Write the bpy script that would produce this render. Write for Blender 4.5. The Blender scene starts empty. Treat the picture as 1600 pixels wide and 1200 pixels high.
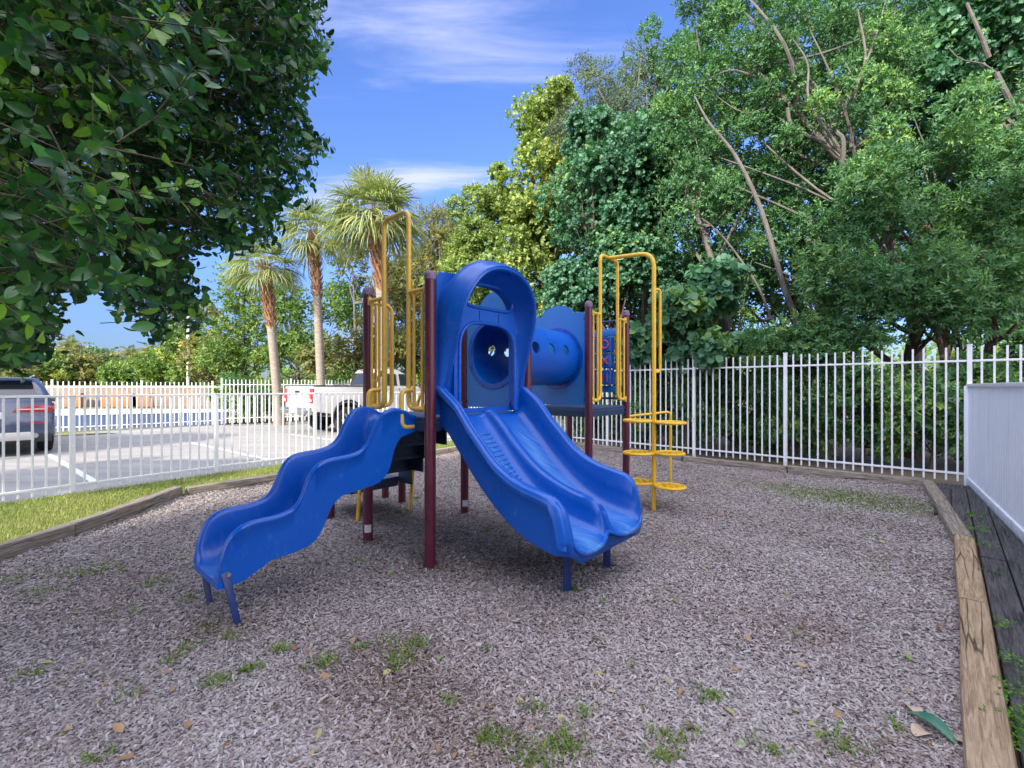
import bpy, bmesh, math, random
import numpy as np
from mathutils import Vector, Matrix
from mathutils.geometry import delaunay_2d_cdt

R = math.radians
sc = bpy.context.scene
col = sc.collection

# ------------------------------------------------------------------ camera
HC, F, YH = 1.42, 711.0, 605.0          # eye height, focal length and horizon row (1600x1200 frame)
cam_d = bpy.data.cameras.new('camera')
cam_d.lens = 16.0; cam_d.sensor_width = 36.0; cam_d.clip_start = 0.05; cam_d.clip_end = 3000
cam_d.shift_y = 5.0 / 1600
cam = bpy.data.objects.new('camera', cam_d); col.objects.link(cam)
cam.location = (0, 0, HC); cam.rotation_euler = (R(90), 0, 0)
sc.camera = cam

# ------------------------------------------------------------------ light
SUN_EL = R(28); SUN_AZ = R(210)
to_sun = Vector((math.sin(SUN_AZ) * math.cos(SUN_EL), math.cos(SUN_AZ) * math.cos(SUN_EL), math.sin(SUN_EL)))
sl = bpy.data.lights.new('sun', 'SUN'); sl.energy = 2.5; sl.angle = R(0.6); sl.color = (1.0, 0.93, 0.80)
so = bpy.data.objects.new('sun', sl); col.objects.link(so)
so.rotation_euler = (-to_sun).to_track_quat('-Z', 'Y').to_euler(); so.location = (-20, -20, 30)

SKY_STRENGTH = 0.15
w = bpy.data.worlds.new('World'); sc.world = w; w.use_nodes = True
nt = w.node_tree; nt.nodes.clear()
def wn(t, **kw):
    n = nt.nodes.new(t)
    for k, v in kw.items(): setattr(n, k, v)
    return n
L_ = nt.links.new
sky = wn('ShaderNodeTexSky', sky_type='NISHITA', sun_disc=False)
sky.sun_elevation = SUN_EL; sky.sun_rotation = SUN_AZ
sky.air_density = 1.0; sky.dust_density = 0.6; sky.ozone_density = 3.0
tc = wn('ShaderNodeTexCoord'); sep = wn('ShaderNodeSeparateXYZ'); L_(tc.outputs['Generated'], sep.inputs[0])
def wm(op, a, b=None, c=None):
    n = wn('ShaderNodeMath', operation=op)
    for i, v in enumerate((a, b, c)):
        if v is None: continue
        if isinstance(v, (int, float)): n.inputs[i].default_value = v
        else: L_(v, n.inputs[i])
    return n.outputs[0]
def wsmooth(v, lo, hi):
    n = wn('ShaderNodeMapRange', interpolation_type='SMOOTHSTEP')
    L_(v, n.inputs[0]); n.inputs[1].default_value = lo; n.inputs[2].default_value = hi
    return n.outputs[0]
zc = wm('ADD', wm('MAXIMUM', sep.outputs[2], 0.0), 0.12)
cx = wm('DIVIDE', sep.outputs[0], zc); cy = wm('DIVIDE', sep.outputs[1], zc)
comb = wn('ShaderNodeCombineXYZ'); L_(cx, comb.inputs[0]); L_(cy, comb.inputs[1])
mp = wn('ShaderNodeMapping'); L_(comb.outputs[0], mp.inputs[0]); mp.inputs['Rotation'].default_value = (0, 0, R(25)); mp.inputs['Scale'].default_value = (0.9, 3.6, 1)
nz = wn('ShaderNodeTexNoise'); L_(mp.outputs[0], nz.inputs['Vector'])
nz.inputs['Scale'].default_value = 1.6; nz.inputs['Detail'].default_value = 9; nz.inputs['Roughness'].default_value = 0.58; nz.inputs['Distortion'].default_value = 0.5
def blob(x0, y0, sx, sy, rot):
    # soft region of the cloud layer around (x0, y0)
    ca, sa = math.cos(rot), math.sin(rot)
    dx = wm('SUBTRACT', cx, x0); dy = wm('SUBTRACT', cy, y0)
    u = wm('DIVIDE', wm('ADD', wm('MULTIPLY', dx, ca), wm('MULTIPLY', dy, sa)), sx)
    v = wm('DIVIDE', wm('SUBTRACT', wm('MULTIPLY', dy, ca), wm('MULTIPLY', dx, sa)), sy)
    d = wm('ADD', wm('MULTIPLY', u, u), wm('MULTIPLY', v, v))
    return wm('POWER', 2.718, wm('MULTIPLY', d, -1.0))
front = wm('ADD', wm('ADD', blob(-0.20, 1.05, 0.42, 0.20, 0.15), wm('MULTIPLY', blob(-0.50, 1.74, 0.50, 0.12, -0.12), 1.45)), wm('MULTIPLY', blob(0.8, 1.15, 0.5, 0.25, 0.2), 0.5))
behind = wm('MAXIMUM', wsmooth(sep.outputs[1], 0.25, -0.45), wsmooth(sep.outputs[2], 0.72, 0.92))
cover = wm('ADD', wm('MULTIPLY', front, 0.30), wm('MULTIPLY', behind, 0.50))
mask = wsmooth(wm('ADD', nz.outputs['Fac'], cover), 0.58, 1.16)
mixc = wn('ShaderNodeMix', data_type='RGBA')
skym = wn('ShaderNodeMix', data_type='RGBA', blend_type='MULTIPLY'); skym.inputs[0].default_value = 1.0
L_(sky.outputs[0], skym.inputs[6]); skym.inputs[7].default_value = (0.34, 0.40, 0.60, 1)
zf = wn('ShaderNodeMapRange', interpolation_type='SMOOTHSTEP'); L_(sep.outputs[2], zf.inputs[0]); zf.inputs[1].default_value = 0.0; zf.inputs[2].default_value = 0.34; zf.inputs[3].default_value = 0.45; zf.inputs[4].default_value = 1.0
skyz = wn('ShaderNodeMix', data_type='RGBA', blend_type='MULTIPLY'); skyz.inputs[0].default_value = 1.0
L_(skym.outputs[2], skyz.inputs[6]); L_(zf.outputs[0], skyz.inputs[7])
# thin veils in front; unseen brighter broken cloud added behind and overhead for fill
veil = wn('ShaderNodeMix', data_type='RGBA'); L_(behind, veil.inputs[0]); veil.inputs[6].default_value = (1.55, 1.65, 2.45, 1); veil.inputs[7].default_value = (6.8, 6.85, 7.7, 1)
L_(mask, mixc.inputs[0]); L_(skyz.outputs[2], mixc.inputs[6]); L_(veil.outputs[2], mixc.inputs[7])
bg = wn('ShaderNodeBackground'); bg.inputs[1].default_value = SKY_STRENGTH
L_(mixc.outputs[2], bg.inputs[0])
wo = wn('ShaderNodeOutputWorld'); L_(bg.outputs[0], wo.inputs[0])

sc.view_settings.view_transform = 'Standard'; sc.view_settings.look = 'None'
sc.view_settings.exposure = 1.92; sc.view_settings.gamma = 1.0
sc.cycles.max_bounces = 7; sc.cycles.diffuse_bounces = 4; sc.cycles.transparent_max_bounces = 8
sc.cycles.use_denoising = True

# ------------------------------------------------------------------ helpers
def gp(px, py):                       # a spot on the ground seen at a pixel
    Z = F * HC / (py - YH)
    return Vector(((px - 800) / F * Z, Z, 0))
def at(px, py, Z):                    # a spot at depth Z
    return Vector(((px - 800) / F * Z, Z, HC + (YH - py) / F * Z))

def tag(o, label=None, cat=None, group=None, kind=None):
    if label: o['label'] = label
    if cat: o['category'] = cat
    if group: o['group'] = group
    if kind: o['kind'] = kind
    return o
def empty(name, loc, label=None, cat=None, group=None, rz=0):
    o = bpy.data.objects.new(name, None); col.objects.link(o)
    o.location = loc; o.rotation_euler = (0, 0, rz); o.empty_display_size = .1
    return tag(o, label, cat, group)

class MB:
    def __init__(s): s.v = []; s.f = []; s.mi = []
    def add(s, vs, fs, mi=0):
        o = len(s.v)
        s.v += [tuple(p) for p in vs]
        for f in fs: s.f.append(tuple(i + o for i in f)); s.mi.append(mi)
        return s
    def box(s, c, size, X=None, Y=None, Zx=None, mi=0):
        X = Vector(X or (1, 0, 0)); Y = Vector(Y or (0, 1, 0)); Zx = Vector(Zx) if Zx else X.cross(Y)
        c = Vector(c); h = [d / 2 for d in size]
        vs = [c + X * h[0] * i + Y * h[1] * j + Zx * h[2] * k for i in (-1, 1) for j in (-1, 1) for k in (-1, 1)]
        return s.add(vs, [(0, 1, 3, 2), (4, 6, 7, 5), (0, 4, 5, 1), (2, 3, 7, 6), (0, 2, 6, 4), (1, 5, 7, 3)], mi)
    def tube(s, pts, r, n=10, caps=True, closed=False, mi=0):
        pts = [Vector(p) for p in pts]; m = len(pts)
        rr = r if isinstance(r, (list, tuple)) else [r] * m
        prev = None; vs = []
        for i, p in enumerate(pts):
            a = pts[i - 1] if (i > 0 or closed) else p
            b = pts[(i + 1) % m] if (i < m - 1 or closed) else p
            t = (b - a).normalized()
            if prev is None:
                prev = t.orthogonal().normalized()
                if abs(t.z) < .99: prev = (Vector((0, 0, 1)) - t * t.z).normalized()
            nn = prev - t * prev.dot(t)
            nn = nn.normalized() if nn.length > 1e-6 else t.orthogonal().normalized()
            prev = nn; bb = t.cross(nn)
            for k in range(n):
                an = 2 * math.pi * k / n
                vs.append(p + (nn * math.cos(an) + bb * math.sin(an)) * rr[i])
        fs = []
        for i in range(m if closed else m - 1):
            j = (i + 1) % m
            for k in range(n):
                k2 = (k + 1) % n
                fs.append((i * n + k, i * n + k2, j * n + k2, j * n + k))
        if caps and not closed:
            fs.append(tuple(range(n - 1, -1, -1))); fs.append(tuple(range((m - 1) * n, m * n)))
        return s.add(vs, fs, mi)
    def grid(s, rows, close_u=False, close_v=False, mi=0):
        m = len(rows); n = len(rows[0]); vs = [p for r_ in rows for p in r_]; fs = []
        for i in range(m if close_v else m - 1):
            for k in range(n if close_u else n - 1):
                i2 = (i + 1) % m; k2 = (k + 1) % n
                fs.append((i * n + k, i * n + k2, i2 * n + k2, i2 * n + k))
        return s.add(vs, fs, mi)
    def loft(s, rings, caps=True, mi=0):
        o = len(s.v); s.grid(rings, close_u=True, mi=mi)
        if caps:
            n = len(rings[0]); m = len(rings)
            s.f.append(tuple(o + i for i in range(n - 1, -1, -1))); s.mi.append(mi)
            s.f.append(tuple(o + (m - 1) * n + i for i in range(n))); s.mi.append(mi)
        return s
    def prism(s, poly, th, O, X, Y, mi=0):        # outline in the (X, Y) frame extruded by th along X x Y, centred
        O, X, Y = Vector(O), Vector(X), Vector(Y); N = X.cross(Y).normalized()
        return s.loft([[O + X * a + Y * b + N * q for a, b in poly] for q in (-th / 2, th / 2)], mi=mi)
    def disc(s, c, N, r, th, n=20, mi=0):
        c, N = Vector(c), Vector(N).normalized()
        return s.tube([c - N * th / 2, c + N * th / 2], r, n, mi=mi)
    def lathe(s, prof, c, n=16, mi=0):
        c = Vector(c)
        return s.loft([[c + Vector((r * math.cos(2 * math.pi * k / n), r * math.sin(2 * math.pi * k / n), z)) for k in range(n)] for r, z in prof], mi=mi)
    def build(s, name, mat, parent=None, origin=None, smooth=35, bevel=0, bseg=2, weld=False):
        org = Vector(origin) if origin is not None else Vector((0, 0, 0))
        me = bpy.data.meshes.new(name)
        me.from_pydata([tuple(Vector(p) - org) for p in s.v], [], s.f)
        bm = bmesh.new(); bm.from_mesh(me)
        for f, m in zip(bm.faces, s.mi): f.material_index = m
        if weld: bmesh.ops.remove_doubles(bm, verts=bm.verts, dist=1e-5)
        bmesh.ops.recalc_face_normals(bm, faces=bm.faces)
        if bevel:
            es = [e for e in bm.edges if len(e.link_faces) == 2 and e.calc_face_angle(0) > R(30)]
            bmesh.ops.bevel(bm, geom=es, offset=bevel, segments=bseg, profile=.6, affect='EDGES', clamp_overlap=True)
        bm.to_mesh(me); bm.free()
        if smooth:
            me.shade_smooth(); me.set_sharp_from_angle(angle=R(smooth))
        for m in (mat if isinstance(mat, (list, tuple)) else [mat]): me.materials.append(m)
        o = bpy.data.objects.new(name, me); col.objects.link(o)
        if parent is not None:
            o.parent = parent
        else: o.location = org
        return o

def spline(pts, n=8):
    P = [Vector(p) for p in pts]; out = []
    for i in range(len(P) - 1):
        p0 = P[i - 1] if i else P[0] * 2 - P[1]; p1, p2 = P[i], P[i + 1]
        p3 = P[i + 2] if i + 2 < len(P) else P[-1] * 2 - P[-2]
        for k in range(n):
            t = k / n
            out.append(.5 * ((2 * p1) + (p2 - p0) * t + (2 * p0 - 5 * p1 + 4 * p2 - p3) * t * t + (3 * p1 - p0 - 3 * p2 + p3) * t ** 3))
    out.append(P[-1]); return out
def fillet(pts, r, n=6):                 # polyline with rounded corners
    P = [Vector(p) for p in pts]; out = [P[0]]
    for i in range(1, len(P) - 1):
        a = P[i - 1] - P[i]; b = P[i + 1] - P[i]
        q = min(r, a.length * .49, b.length * .49)
        s0 = P[i] + a.normalized() * q; s1 = P[i] + b.normalized() * q
        for k in range(n + 1):
            t = k / n
            out.append(s0 * (1 - t) ** 2 + P[i] * 2 * t * (1 - t) + s1 * t * t)
    out.append(P[-1]); return out
def interp(tab, x):
    if x <= tab[0][0]: return tab[0][1]
    for (a, b), (c, d) in zip(tab, tab[1:]):
        if x <= c: return b + (d - b) * (x - a) / (c - a)
    return tab[-1][1]
def pchip(tab, x):                        # smooth monotone-ish interpolation
    xs = [t[0] for t in tab]; ys = [t[1] for t in tab]; n = len(xs)
    if x <= xs[0]: return ys[0]
    if x >= xs[-1]: return ys[-1]
    d = [(ys[i + 1] - ys[i]) / (xs[i + 1] - xs[i]) for i in range(n - 1)]
    m = [d[0]] + [0 if d[i - 1] * d[i] <= 0 else 2 * d[i - 1] * d[i] / (d[i - 1] + d[i]) for i in range(1, n - 1)] + [d[-1]]
    for i in range(n - 1):
        if x <= xs[i + 1]:
            h = xs[i + 1] - xs[i]; t = (x - xs[i]) / h
            return (2 * t ** 3 - 3 * t * t + 1) * ys[i] + (t ** 3 - 2 * t * t + t) * h * m[i] + (-2 * t ** 3 + 3 * t * t) * ys[i + 1] + (t ** 3 - t * t) * h * m[i + 1]
def plate_tri(outer, holes, step):
    """2D plate with holes as triangles whose interior points follow a grid, so it can be bent."""
    pts = []; edges = []
    for loop in [outer] + holes:
        o = len(pts); n = len(loop); pts += loop; edges += [(o + i, o + (i + 1) % n) for i in range(n)]
    def inside(p, loop):
        c = False; n = len(loop); x, y = p
        for i in range(n):
            (x1, y1), (x2, y2) = loop[i], loop[i - 1]
            if (y1 > y) != (y2 > y) and x < (x2 - x1) * (y - y1) / (y2 - y1) + x1: c = not c
        return c
    ax = [p[0] for p in outer]; ay = [p[1] for p in outer]
    x = min(ax) + step / 2
    while x < max(ax):
        y = min(ay) + step / 2
        while y < max(ay):
            if inside((x, y), outer) and not any(inside((x, y), h) for h in holes): pts.append((x, y))
            y += step
        x += step
    v, e, f, *_ = delaunay_2d_cdt([Vector(p) for p in pts], edges, [], 0, 1e-6)
    good = []
    for t in f:
        c = sum((v[i] for i in t), Vector((0, 0))) / len(t)
        if inside(c, outer) and not any(inside(c, h) for h in holes): good.append(tuple(t))
    return [tuple(p) for p in v], good
def solid_plate(mb, outer, holes, th, O, X, Y, step=.2, mi=0):
    O, X, Y = Vector(O), Vector(X), Vector(Y); N = X.cross(Y).normalized()
    v, f = plate_tri(outer, holes, step)
    for q in (-th / 2, th / 2): mb.add([O + X * a + Y * b + N * q for a, b in v], f if q > 0 else [t[::-1] for t in f], mi)
    for loop in [outer] + holes:
        mb.grid([[O + X * a + Y * b + N * q for a, b in loop] for q in (-th / 2, th / 2)], close_u=True, mi=mi)

# ------------------------------------------------------------------ materials
def mat(name, base, rough=.5, metal=0, noise=None, bump=None, spec=.5, coat=0, extra=None):
    m = bpy.data.materials.new(name); m.use_nodes = True
    n = m.node_tree.nodes; l = m.node_tree.links; b = n['Principled BSDF']
    b.inputs['Base Color'].default_value = (*base, 1); b.inputs['Roughness'].default_value = rough
    b.inputs['Metallic'].default_value = metal; b.inputs['Specular IOR Level'].default_value = spec
    b.inputs['Coat Weight'].default_value = coat
    t = n.new('ShaderNodeTexCoord')
    if noise:                              # (scale, second colour, low, high[, stretch])
        x = n.new('ShaderNodeTexNoise'); x.inputs['Scale'].default_value = noise[0]; x.inputs['Detail'].default_value = 6; x.inputs['Roughness'].default_value = .65
        if len(noise) > 4:
            q = n.new('ShaderNodeMapping'); q.inputs['Scale'].default_value = noise[4]; l.new(t.outputs['Object'], q.inputs[0]); l.new(q.outputs[0], x.inputs['Vector'])
        else: l.new(t.outputs['Object'], x.inputs['Vector'])
        r = n.new('ShaderNodeMapRange'); r.inputs[1].default_value = noise[2]; r.inputs[2].default_value = noise[3]; l.new(x.outputs['Fac'], r.inputs[0])
        k = n.new('ShaderNodeMix'); k.data_type = 'RGBA'; k.inputs[6].default_value = (*base, 1); k.inputs[7].default_value = (*noise[1], 1)
        l.new(r.outputs[0], k.inputs[0]); l.new(k.outputs[2], b.inputs['Base Color'])
        rr = n.new('ShaderNodeMapRange'); rr.inputs[3].default_value = max(.05, rough - .1); rr.inputs[4].default_value = min(1, rough + .15); l.new(x.outputs['Fac'], rr.inputs[0]); l.new(rr.outputs[0], b.inputs['Roughness'])
    if bump:                               # (scale, strength, distance)
        x = n.new('ShaderNodeTexNoise'); x.inputs['Scale'].default_value = bump[0]; x.inputs['Detail'].default_value = 5; l.new(t.outputs['Object'], x.inputs['Vector'])
        u = n.new('ShaderNodeBump'); u.inputs['Strength'].default_value = bump[1]; u.inputs['Distance'].default_value = bump[2]
        l.new(x.outputs['Fac'], u.inputs['Height']); l.new(u.outputs[0], b.inputs['Normal'])
    return m
def tint_mat(name, stops, rough=.5, transl=0., spec=.4, tcol=None):
    """colour by the per-leaf 'tint' attribute (each leaf, chip or blade has its own colour)"""
    m = bpy.data.materials.new(name); m.use_nodes = True
    n = m.node_tree.nodes; l = m.node_tree.links; b = n['Principled BSDF']
    a = n.new('ShaderNodeAttribute'); a.attribute_name = 'tint'
    r = n.new('ShaderNodeValToRGB'); e = r.color_ramp.elements
    while len(e) < len(stops): e.new(.5)
    for q, (p, c) in zip(e, stops): q.position = p; q.color = (*c, 1)
    l.new(a.outputs['Fac'], r.inputs[0]); l.new(r.outputs[0], b.inputs['Base Color'])
    b.inputs['Roughness'].default_value = rough; b.inputs['Specular IOR Level'].default_value = spec
    if transl:
        tr = n.new('ShaderNodeBsdfTranslucent'); mx = n.new('ShaderNodeMixShader'); mx.inputs[0].default_value = transl
        k = n.new('ShaderNodeMix'); k.data_type = 'RGBA'; k.blend_type = 'MULTIPLY'; k.inputs[0].default_value = 1; k.inputs[7].default_value = (*(tcol or (1.5, 1.6, .7)), 1)
        l.new(r.outputs[0], k.inputs[6]); l.new(k.outputs[2], tr.inputs[0])
        l.new(b.outputs[0], mx.inputs[1]); l.new(tr.outputs[0], mx.inputs[2]); l.new(mx.outputs[0], n['Material Output'].inputs[0])
    return m

M = {}
M['blue'] = mat('blue_plastic', (.001, .072, .38), .27, noise=(1.6, (.002, .086, .43), .3, .8), bump=(160, .04, .002), spec=.42)
M['bluelite'] = mat('light_blue_plastic', (.020, .16, .48), .38, noise=(4, (.032, .185, .52), .35, .75), bump=(160, .06, .002))
M['navy'] = mat('navy_coated_steel', (.012, .035, .085), .45, noise=(9, (.03, .06, .11), .45, .8))
M['legblue'] = mat('dark_blue_painted_steel', (.008, .024, .12), .35, noise=(12, (.015, .04, .16), .4, .8))
M['maroon'] = mat('maroon_painted_steel', (.085, .011, .027), .33, noise=(7, (.11, .022, .04), .45, .8))
M['cap'] = mat('faded_purple_cap', (.20, .13, .20), .6, noise=(30, (.10, .04, .08), .4, .7))
M['yellow'] = mat('yellow_painted_steel', (.78, .46, .02), .36, noise=(11, (.62, .36, .05), .45, .8))
M['yellow2'] = mat('faded_yellow_steel', (.70, .42, .05), .42, noise=(14, (.58, .37, .09), .45, .8))
M['orange'] = mat('orange_mark', (.62, .09, .02), .5)
M['steel'] = mat('galvanised_steel', (.5, .5, .5), .35, .9)
M['sticker'] = mat('grey_label', (.5, .5, .52), .5)
M['white'] = mat('white_fence_paint', (.76, .76, .765), .45, noise=(5, (.64, .65, .66), .5, .8))
M['panelwhite'] = mat('white_panel_paint', (.82, .84, .88), .5, noise=(2.5, (.74, .78, .84), .45, .8))
M['asphalt'] = mat('asphalt', (.31, .295, .275), .9, noise=(1.6, (.215, .205, .195), .35, .7, (.35, 1.6, 1)), bump=(150, .35, .01))
M['paint'] = mat('road_paint', (.62, .62, .60), .8, noise=(18, (.35, .34, .33), .5, .8))
M['dirt'] = mat('soil', (.10, .075, .05), .95, noise=(2.0, (.16, .12, .075), .3, .7), bump=(30, .5, .03))
M['turf'] = mat('turf_soil', (.13, .14, .035), .95, noise=(9, (.20, .17, .06), .4, .7), bump=(60, .5, .02))
M['farfield'] = mat('far_ground', (.10, .11, .05), .95, noise=(.2, (.17, .15, .09), .35, .7))
M['bark'] = mat('grey_bark', (.16, .142, .132), .9, noise=(6, (.075, .064, .056), .4, .7, (1, 1, .25)), bump=(25, .6, .02))
M['darkbark'] = mat('brown_bark', (.10, .07, .05), .9, noise=(8, (.05, .035, .025), .4, .7, (1, 1, .25)), bump=(25, .6, .02))
M['palmbark'] = mat('palm_trunk_bark', (.30, .255, .21), .9, noise=(5, (.18, .15, .12), .4, .7, (1, 1, 6)), bump=(18, .6, .02))
M['boot'] = mat('palm_leaf_bases', (.22, .10, .045), .9, noise=(12, (.35, .2, .10), .4, .7))
M['glass'] = mat('dark_car_glass', (.02, .025, .03), .06, spec=.8)
M['carwhite'] = mat('white_car_paint', (.44, .43, .415), .3, coat=.6, noise=(1.5, (.38, .37, .36), .4, .7))
M['carblue'] = mat('grey_blue_car_paint', (.045, .060, .115), .24, coat=.8, noise=(2, (.06, .075, .12), .4, .7))
M['black'] = mat('black_trim', (.015, .015, .016), .5)
M['rubber'] = mat('tyre_rubber', (.018, .018, .019), .85, noise=(20, (.04, .038, .035), .5, .8))
M['chrome'] = mat('chrome', (.62, .62, .62), .18, 1.0)
M['rim'] = mat('alloy_rim', (.42, .42, .43), .3, .9)
M['red'] = mat('red_lamp_lens', (.42, .015, .018), .2, coat=.6)
M['lens'] = mat('clear_lamp_lens', (.7, .7, .7), .15)
M['bumper'] = mat('silver_bumper', (.50, .48, .45), .35, .3)
M['plate'] = mat('licence_plate', (.62, .64, .60), .5, noise=(25, (.45, .5, .42), .5, .7))
M['concrete'] = mat('pale_concrete', (.42, .40, .37), .9, noise=(1.5, (.32, .31, .29), .4, .7))
M['slate'] = mat('blue_grey_wall', (.065, .105, .21), .8, noise=(2, (.05, .08, .17), .4, .7))  # slate blue wall face under the white coping
M['brown'] = mat('brown_block_wall', (.24, .19, .15), .9, noise=(2, (.17, .13, .10), .4, .7))
M['orangeplastic'] = mat('orange_plastic', (.30, .10, .02), .6)
M['facade'] = mat('cream_stucco', (.62, .58, .52), .9, noise=(.6, (.54, .5, .45), .4, .7))
M['winglass'] = mat('window_glass', (.05, .07, .09), .08)
M['lamp_post'] = mat('white_lamp_post', (.7, .7, .7), .5)

def wood_mat(name, c1, c2, c3, crack=.6, sc_=1.0):
    m = bpy.data.materials.new(name); m.use_nodes = True
    n = m.node_tree.nodes; l = m.node_tree.links; b = n['Principled BSDF']; b.inputs['Roughness'].default_value = .85; b.inputs['Specular IOR Level'].default_value = .25
    t = n.new('ShaderNodeTexCoord'); mp = n.new('ShaderNodeMapping'); l.new(t.outputs['Object'], mp.inputs[0]); mp.inputs['Scale'].default_value = (1 * sc_, 10 * sc_, 10 * sc_)
    d = n.new('ShaderNodeTexNoise'); d.inputs['Scale'].default_value = 1.6; d.inputs['Detail'].default_value = 2; l.new(mp.outputs[0], d.inputs['Vector'])
    wv = n.new('ShaderNodeTexNoise'); wv.inputs['Scale'].default_value = 5; wv.inputs['Detail'].default_value = 8; wv.inputs['Roughness'].default_value = .7; wv.inputs['Distortion'].default_value = .8
    mp2 = n.new('ShaderNodeMapping'); l.new(t.outputs['Object'], mp2.inputs[0]); mp2.inputs['Scale'].default_value = (.9 * sc_, 14 * sc_, 14 * sc_); l.new(mp2.outputs[0], wv.inputs['Vector'])
    r = n.new('ShaderNodeValToRGB'); e = r.color_ramp.elements; e[0].position = .40; e[0].color = (*c1, 1); e[1].position = .60; e[1].color = (*c2, 1); l.new(wv.outputs['Fac'], r.inputs[0])
    ck = n.new('ShaderNodeTexVoronoi'); ck.feature = 'DISTANCE_TO_EDGE'; ck.inputs['Scale'].default_value = 2.2; mp3 = n.new('ShaderNodeMapping'); mp3.inputs['Scale'].default_value = (.32 * sc_, 6 * sc_, 6 * sc_)
    ad = n.new('ShaderNodeVectorMath'); ad.operation = 'MULTIPLY_ADD'; ad.inputs[1].default_value = (.05, .05, .05); l.new(d.outputs['Color'], ad.inputs[0]); l.new(t.outputs['Object'], ad.inputs[2]); l.new(ad.outputs[0], mp3.inputs[0]); l.new(mp3.outputs[0], ck.inputs['Vector'])
    cm = n.new('ShaderNodeMapRange'); cm.inputs[1].default_value = 0.0; cm.inputs[2].default_value = .035; cm.inputs[3].default_value = crack; cm.inputs[4].default_value = 0; l.new(ck.outputs['Distance'], cm.inputs[0])
    big = n.new('ShaderNodeTexNoise'); big.inputs['Scale'].default_value = 1.7; l.new(t.outputs['Object'], big.inputs['Vector'])
    bm_ = n.new('ShaderNodeMapRange'); bm_.inputs[1].default_value = .42; bm_.inputs[2].default_value = .6; l.new(big.outputs['Fac'], bm_.inputs[0])
    mu = n.new('ShaderNodeMath'); mu.operation = 'MULTIPLY'; l.new(cm.outputs[0], mu.inputs[0]); l.new(bm_.outputs[0], mu.inputs[1])
    k = n.new('ShaderNodeMix'); k.data_type = 'RGBA'; l.new(mu.outputs[0], k.inputs[0]); l.new(r.outputs[0], k.inputs[6]); k.inputs[7].default_value = (*c3, 1); l.new(k.outputs[2], b.inputs['Base Color'])
    hs = n.new('ShaderNodeMath'); hs.operation = 'SUBTRACT'; l.new(wv.outputs['Fac'], hs.inputs[0]); l.new(mu.outputs[0], hs.inputs[1])
    u = n.new('ShaderNodeBump'); u.inputs['Strength'].default_value = .7; u.inputs['Distance'].default_value = .012; l.new(hs.outputs[0], u.inputs['Height']); l.new(u.outputs[0], b.inputs['Normal'])
    return m
M['timber'] = wood_mat('weathered_tan_timber', (.23, .16, .095), (.42, .31, .20), (.04, .025, .015), .95)
M['timbergrey'] = wood_mat('weathered_grey_timber', (.15, .12, .095), (.31, .27, .22), (.04, .03, .02), .95)
M['plank'] = wood_mat('dark_boardwalk_plank', (.035, .034, .036), (.105, .10, .105), (.01, .01, .01), .8)

def wear_sheen(m, scale, rot, colour, lo, hi, amt):
    """fine scuffs drawn out along one direction, over the colour the paint already has"""
    n = m.node_tree.nodes; l = m.node_tree.links; b = n['Principled BSDF']
    t = n.new('ShaderNodeTexCoord'); q = n.new('ShaderNodeMapping'); q.inputs['Rotation'].default_value = (0, 0, rot); q.inputs['Scale'].default_value = scale; l.new(t.outputs['Object'], q.inputs[0])
    x = n.new('ShaderNodeTexNoise'); x.inputs['Scale'].default_value = 1; x.inputs['Detail'].default_value = 7; x.inputs['Roughness'].default_value = .7; l.new(q.outputs[0], x.inputs['Vector'])
    r = n.new('ShaderNodeMapRange'); r.inputs[1].default_value = lo; r.inputs[2].default_value = hi; r.inputs[4].default_value = amt; l.new(x.outputs['Fac'], r.inputs[0])
    k = n.new('ShaderNodeMix'); k.data_type = 'RGBA'; l.new(r.outputs[0], k.inputs[0])
    src = b.inputs['Base Color'].links
    if src: l.new(src[0].from_socket, k.inputs[6])
    else: k.inputs[6].default_value = b.inputs['Base Color'].default_value
    k.inputs[7].default_value = (*colour, 1); l.new(k.outputs[2], b.inputs['Base Color'])
def base_dirt(m, top, colour, amt):
    """splashed dirt low down, broken up by noise"""
    n = m.node_tree.nodes; l = m.node_tree.links; b = n['Principled BSDF']
    t = n.new('ShaderNodeTexCoord'); s_ = n.new('ShaderNodeSeparateXYZ'); l.new(t.outputs['Object'], s_.inputs[0])
    x = n.new('ShaderNodeTexNoise'); x.inputs['Scale'].default_value = 14; x.inputs['Detail'].default_value = 6; l.new(t.outputs['Object'], x.inputs['Vector'])
    a = n.new('ShaderNodeMath'); a.operation = 'MULTIPLY_ADD'; l.new(x.outputs['Fac'], a.inputs[0]); a.inputs[1].default_value = top * 1.6; a.inputs[2].default_value = -top * .5
    d = n.new('ShaderNodeMath'); d.operation = 'SUBTRACT'; l.new(a.outputs[0], d.inputs[0]); l.new(s_.outputs[2], d.inputs[1])
    r = n.new('ShaderNodeMapRange'); r.inputs[1].default_value = -.02; r.inputs[2].default_value = top * .5; r.inputs[4].default_value = amt; l.new(d.outputs[0], r.inputs[0])
    k = n.new('ShaderNodeMix'); k.data_type = 'RGBA'; l.new(r.outputs[0], k.inputs[0]); l.new(b.inputs['Base Color'].links[0].from_socket, k.inputs[6]); k.inputs[7].default_value = (*colour, 1); l.new(k.outputs[2], b.inputs['Base Color'])
wear_sheen(M['blue'], (2.2, 40, 12), R(-41), (.06, .16, .46), .56, .74, .55)
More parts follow.
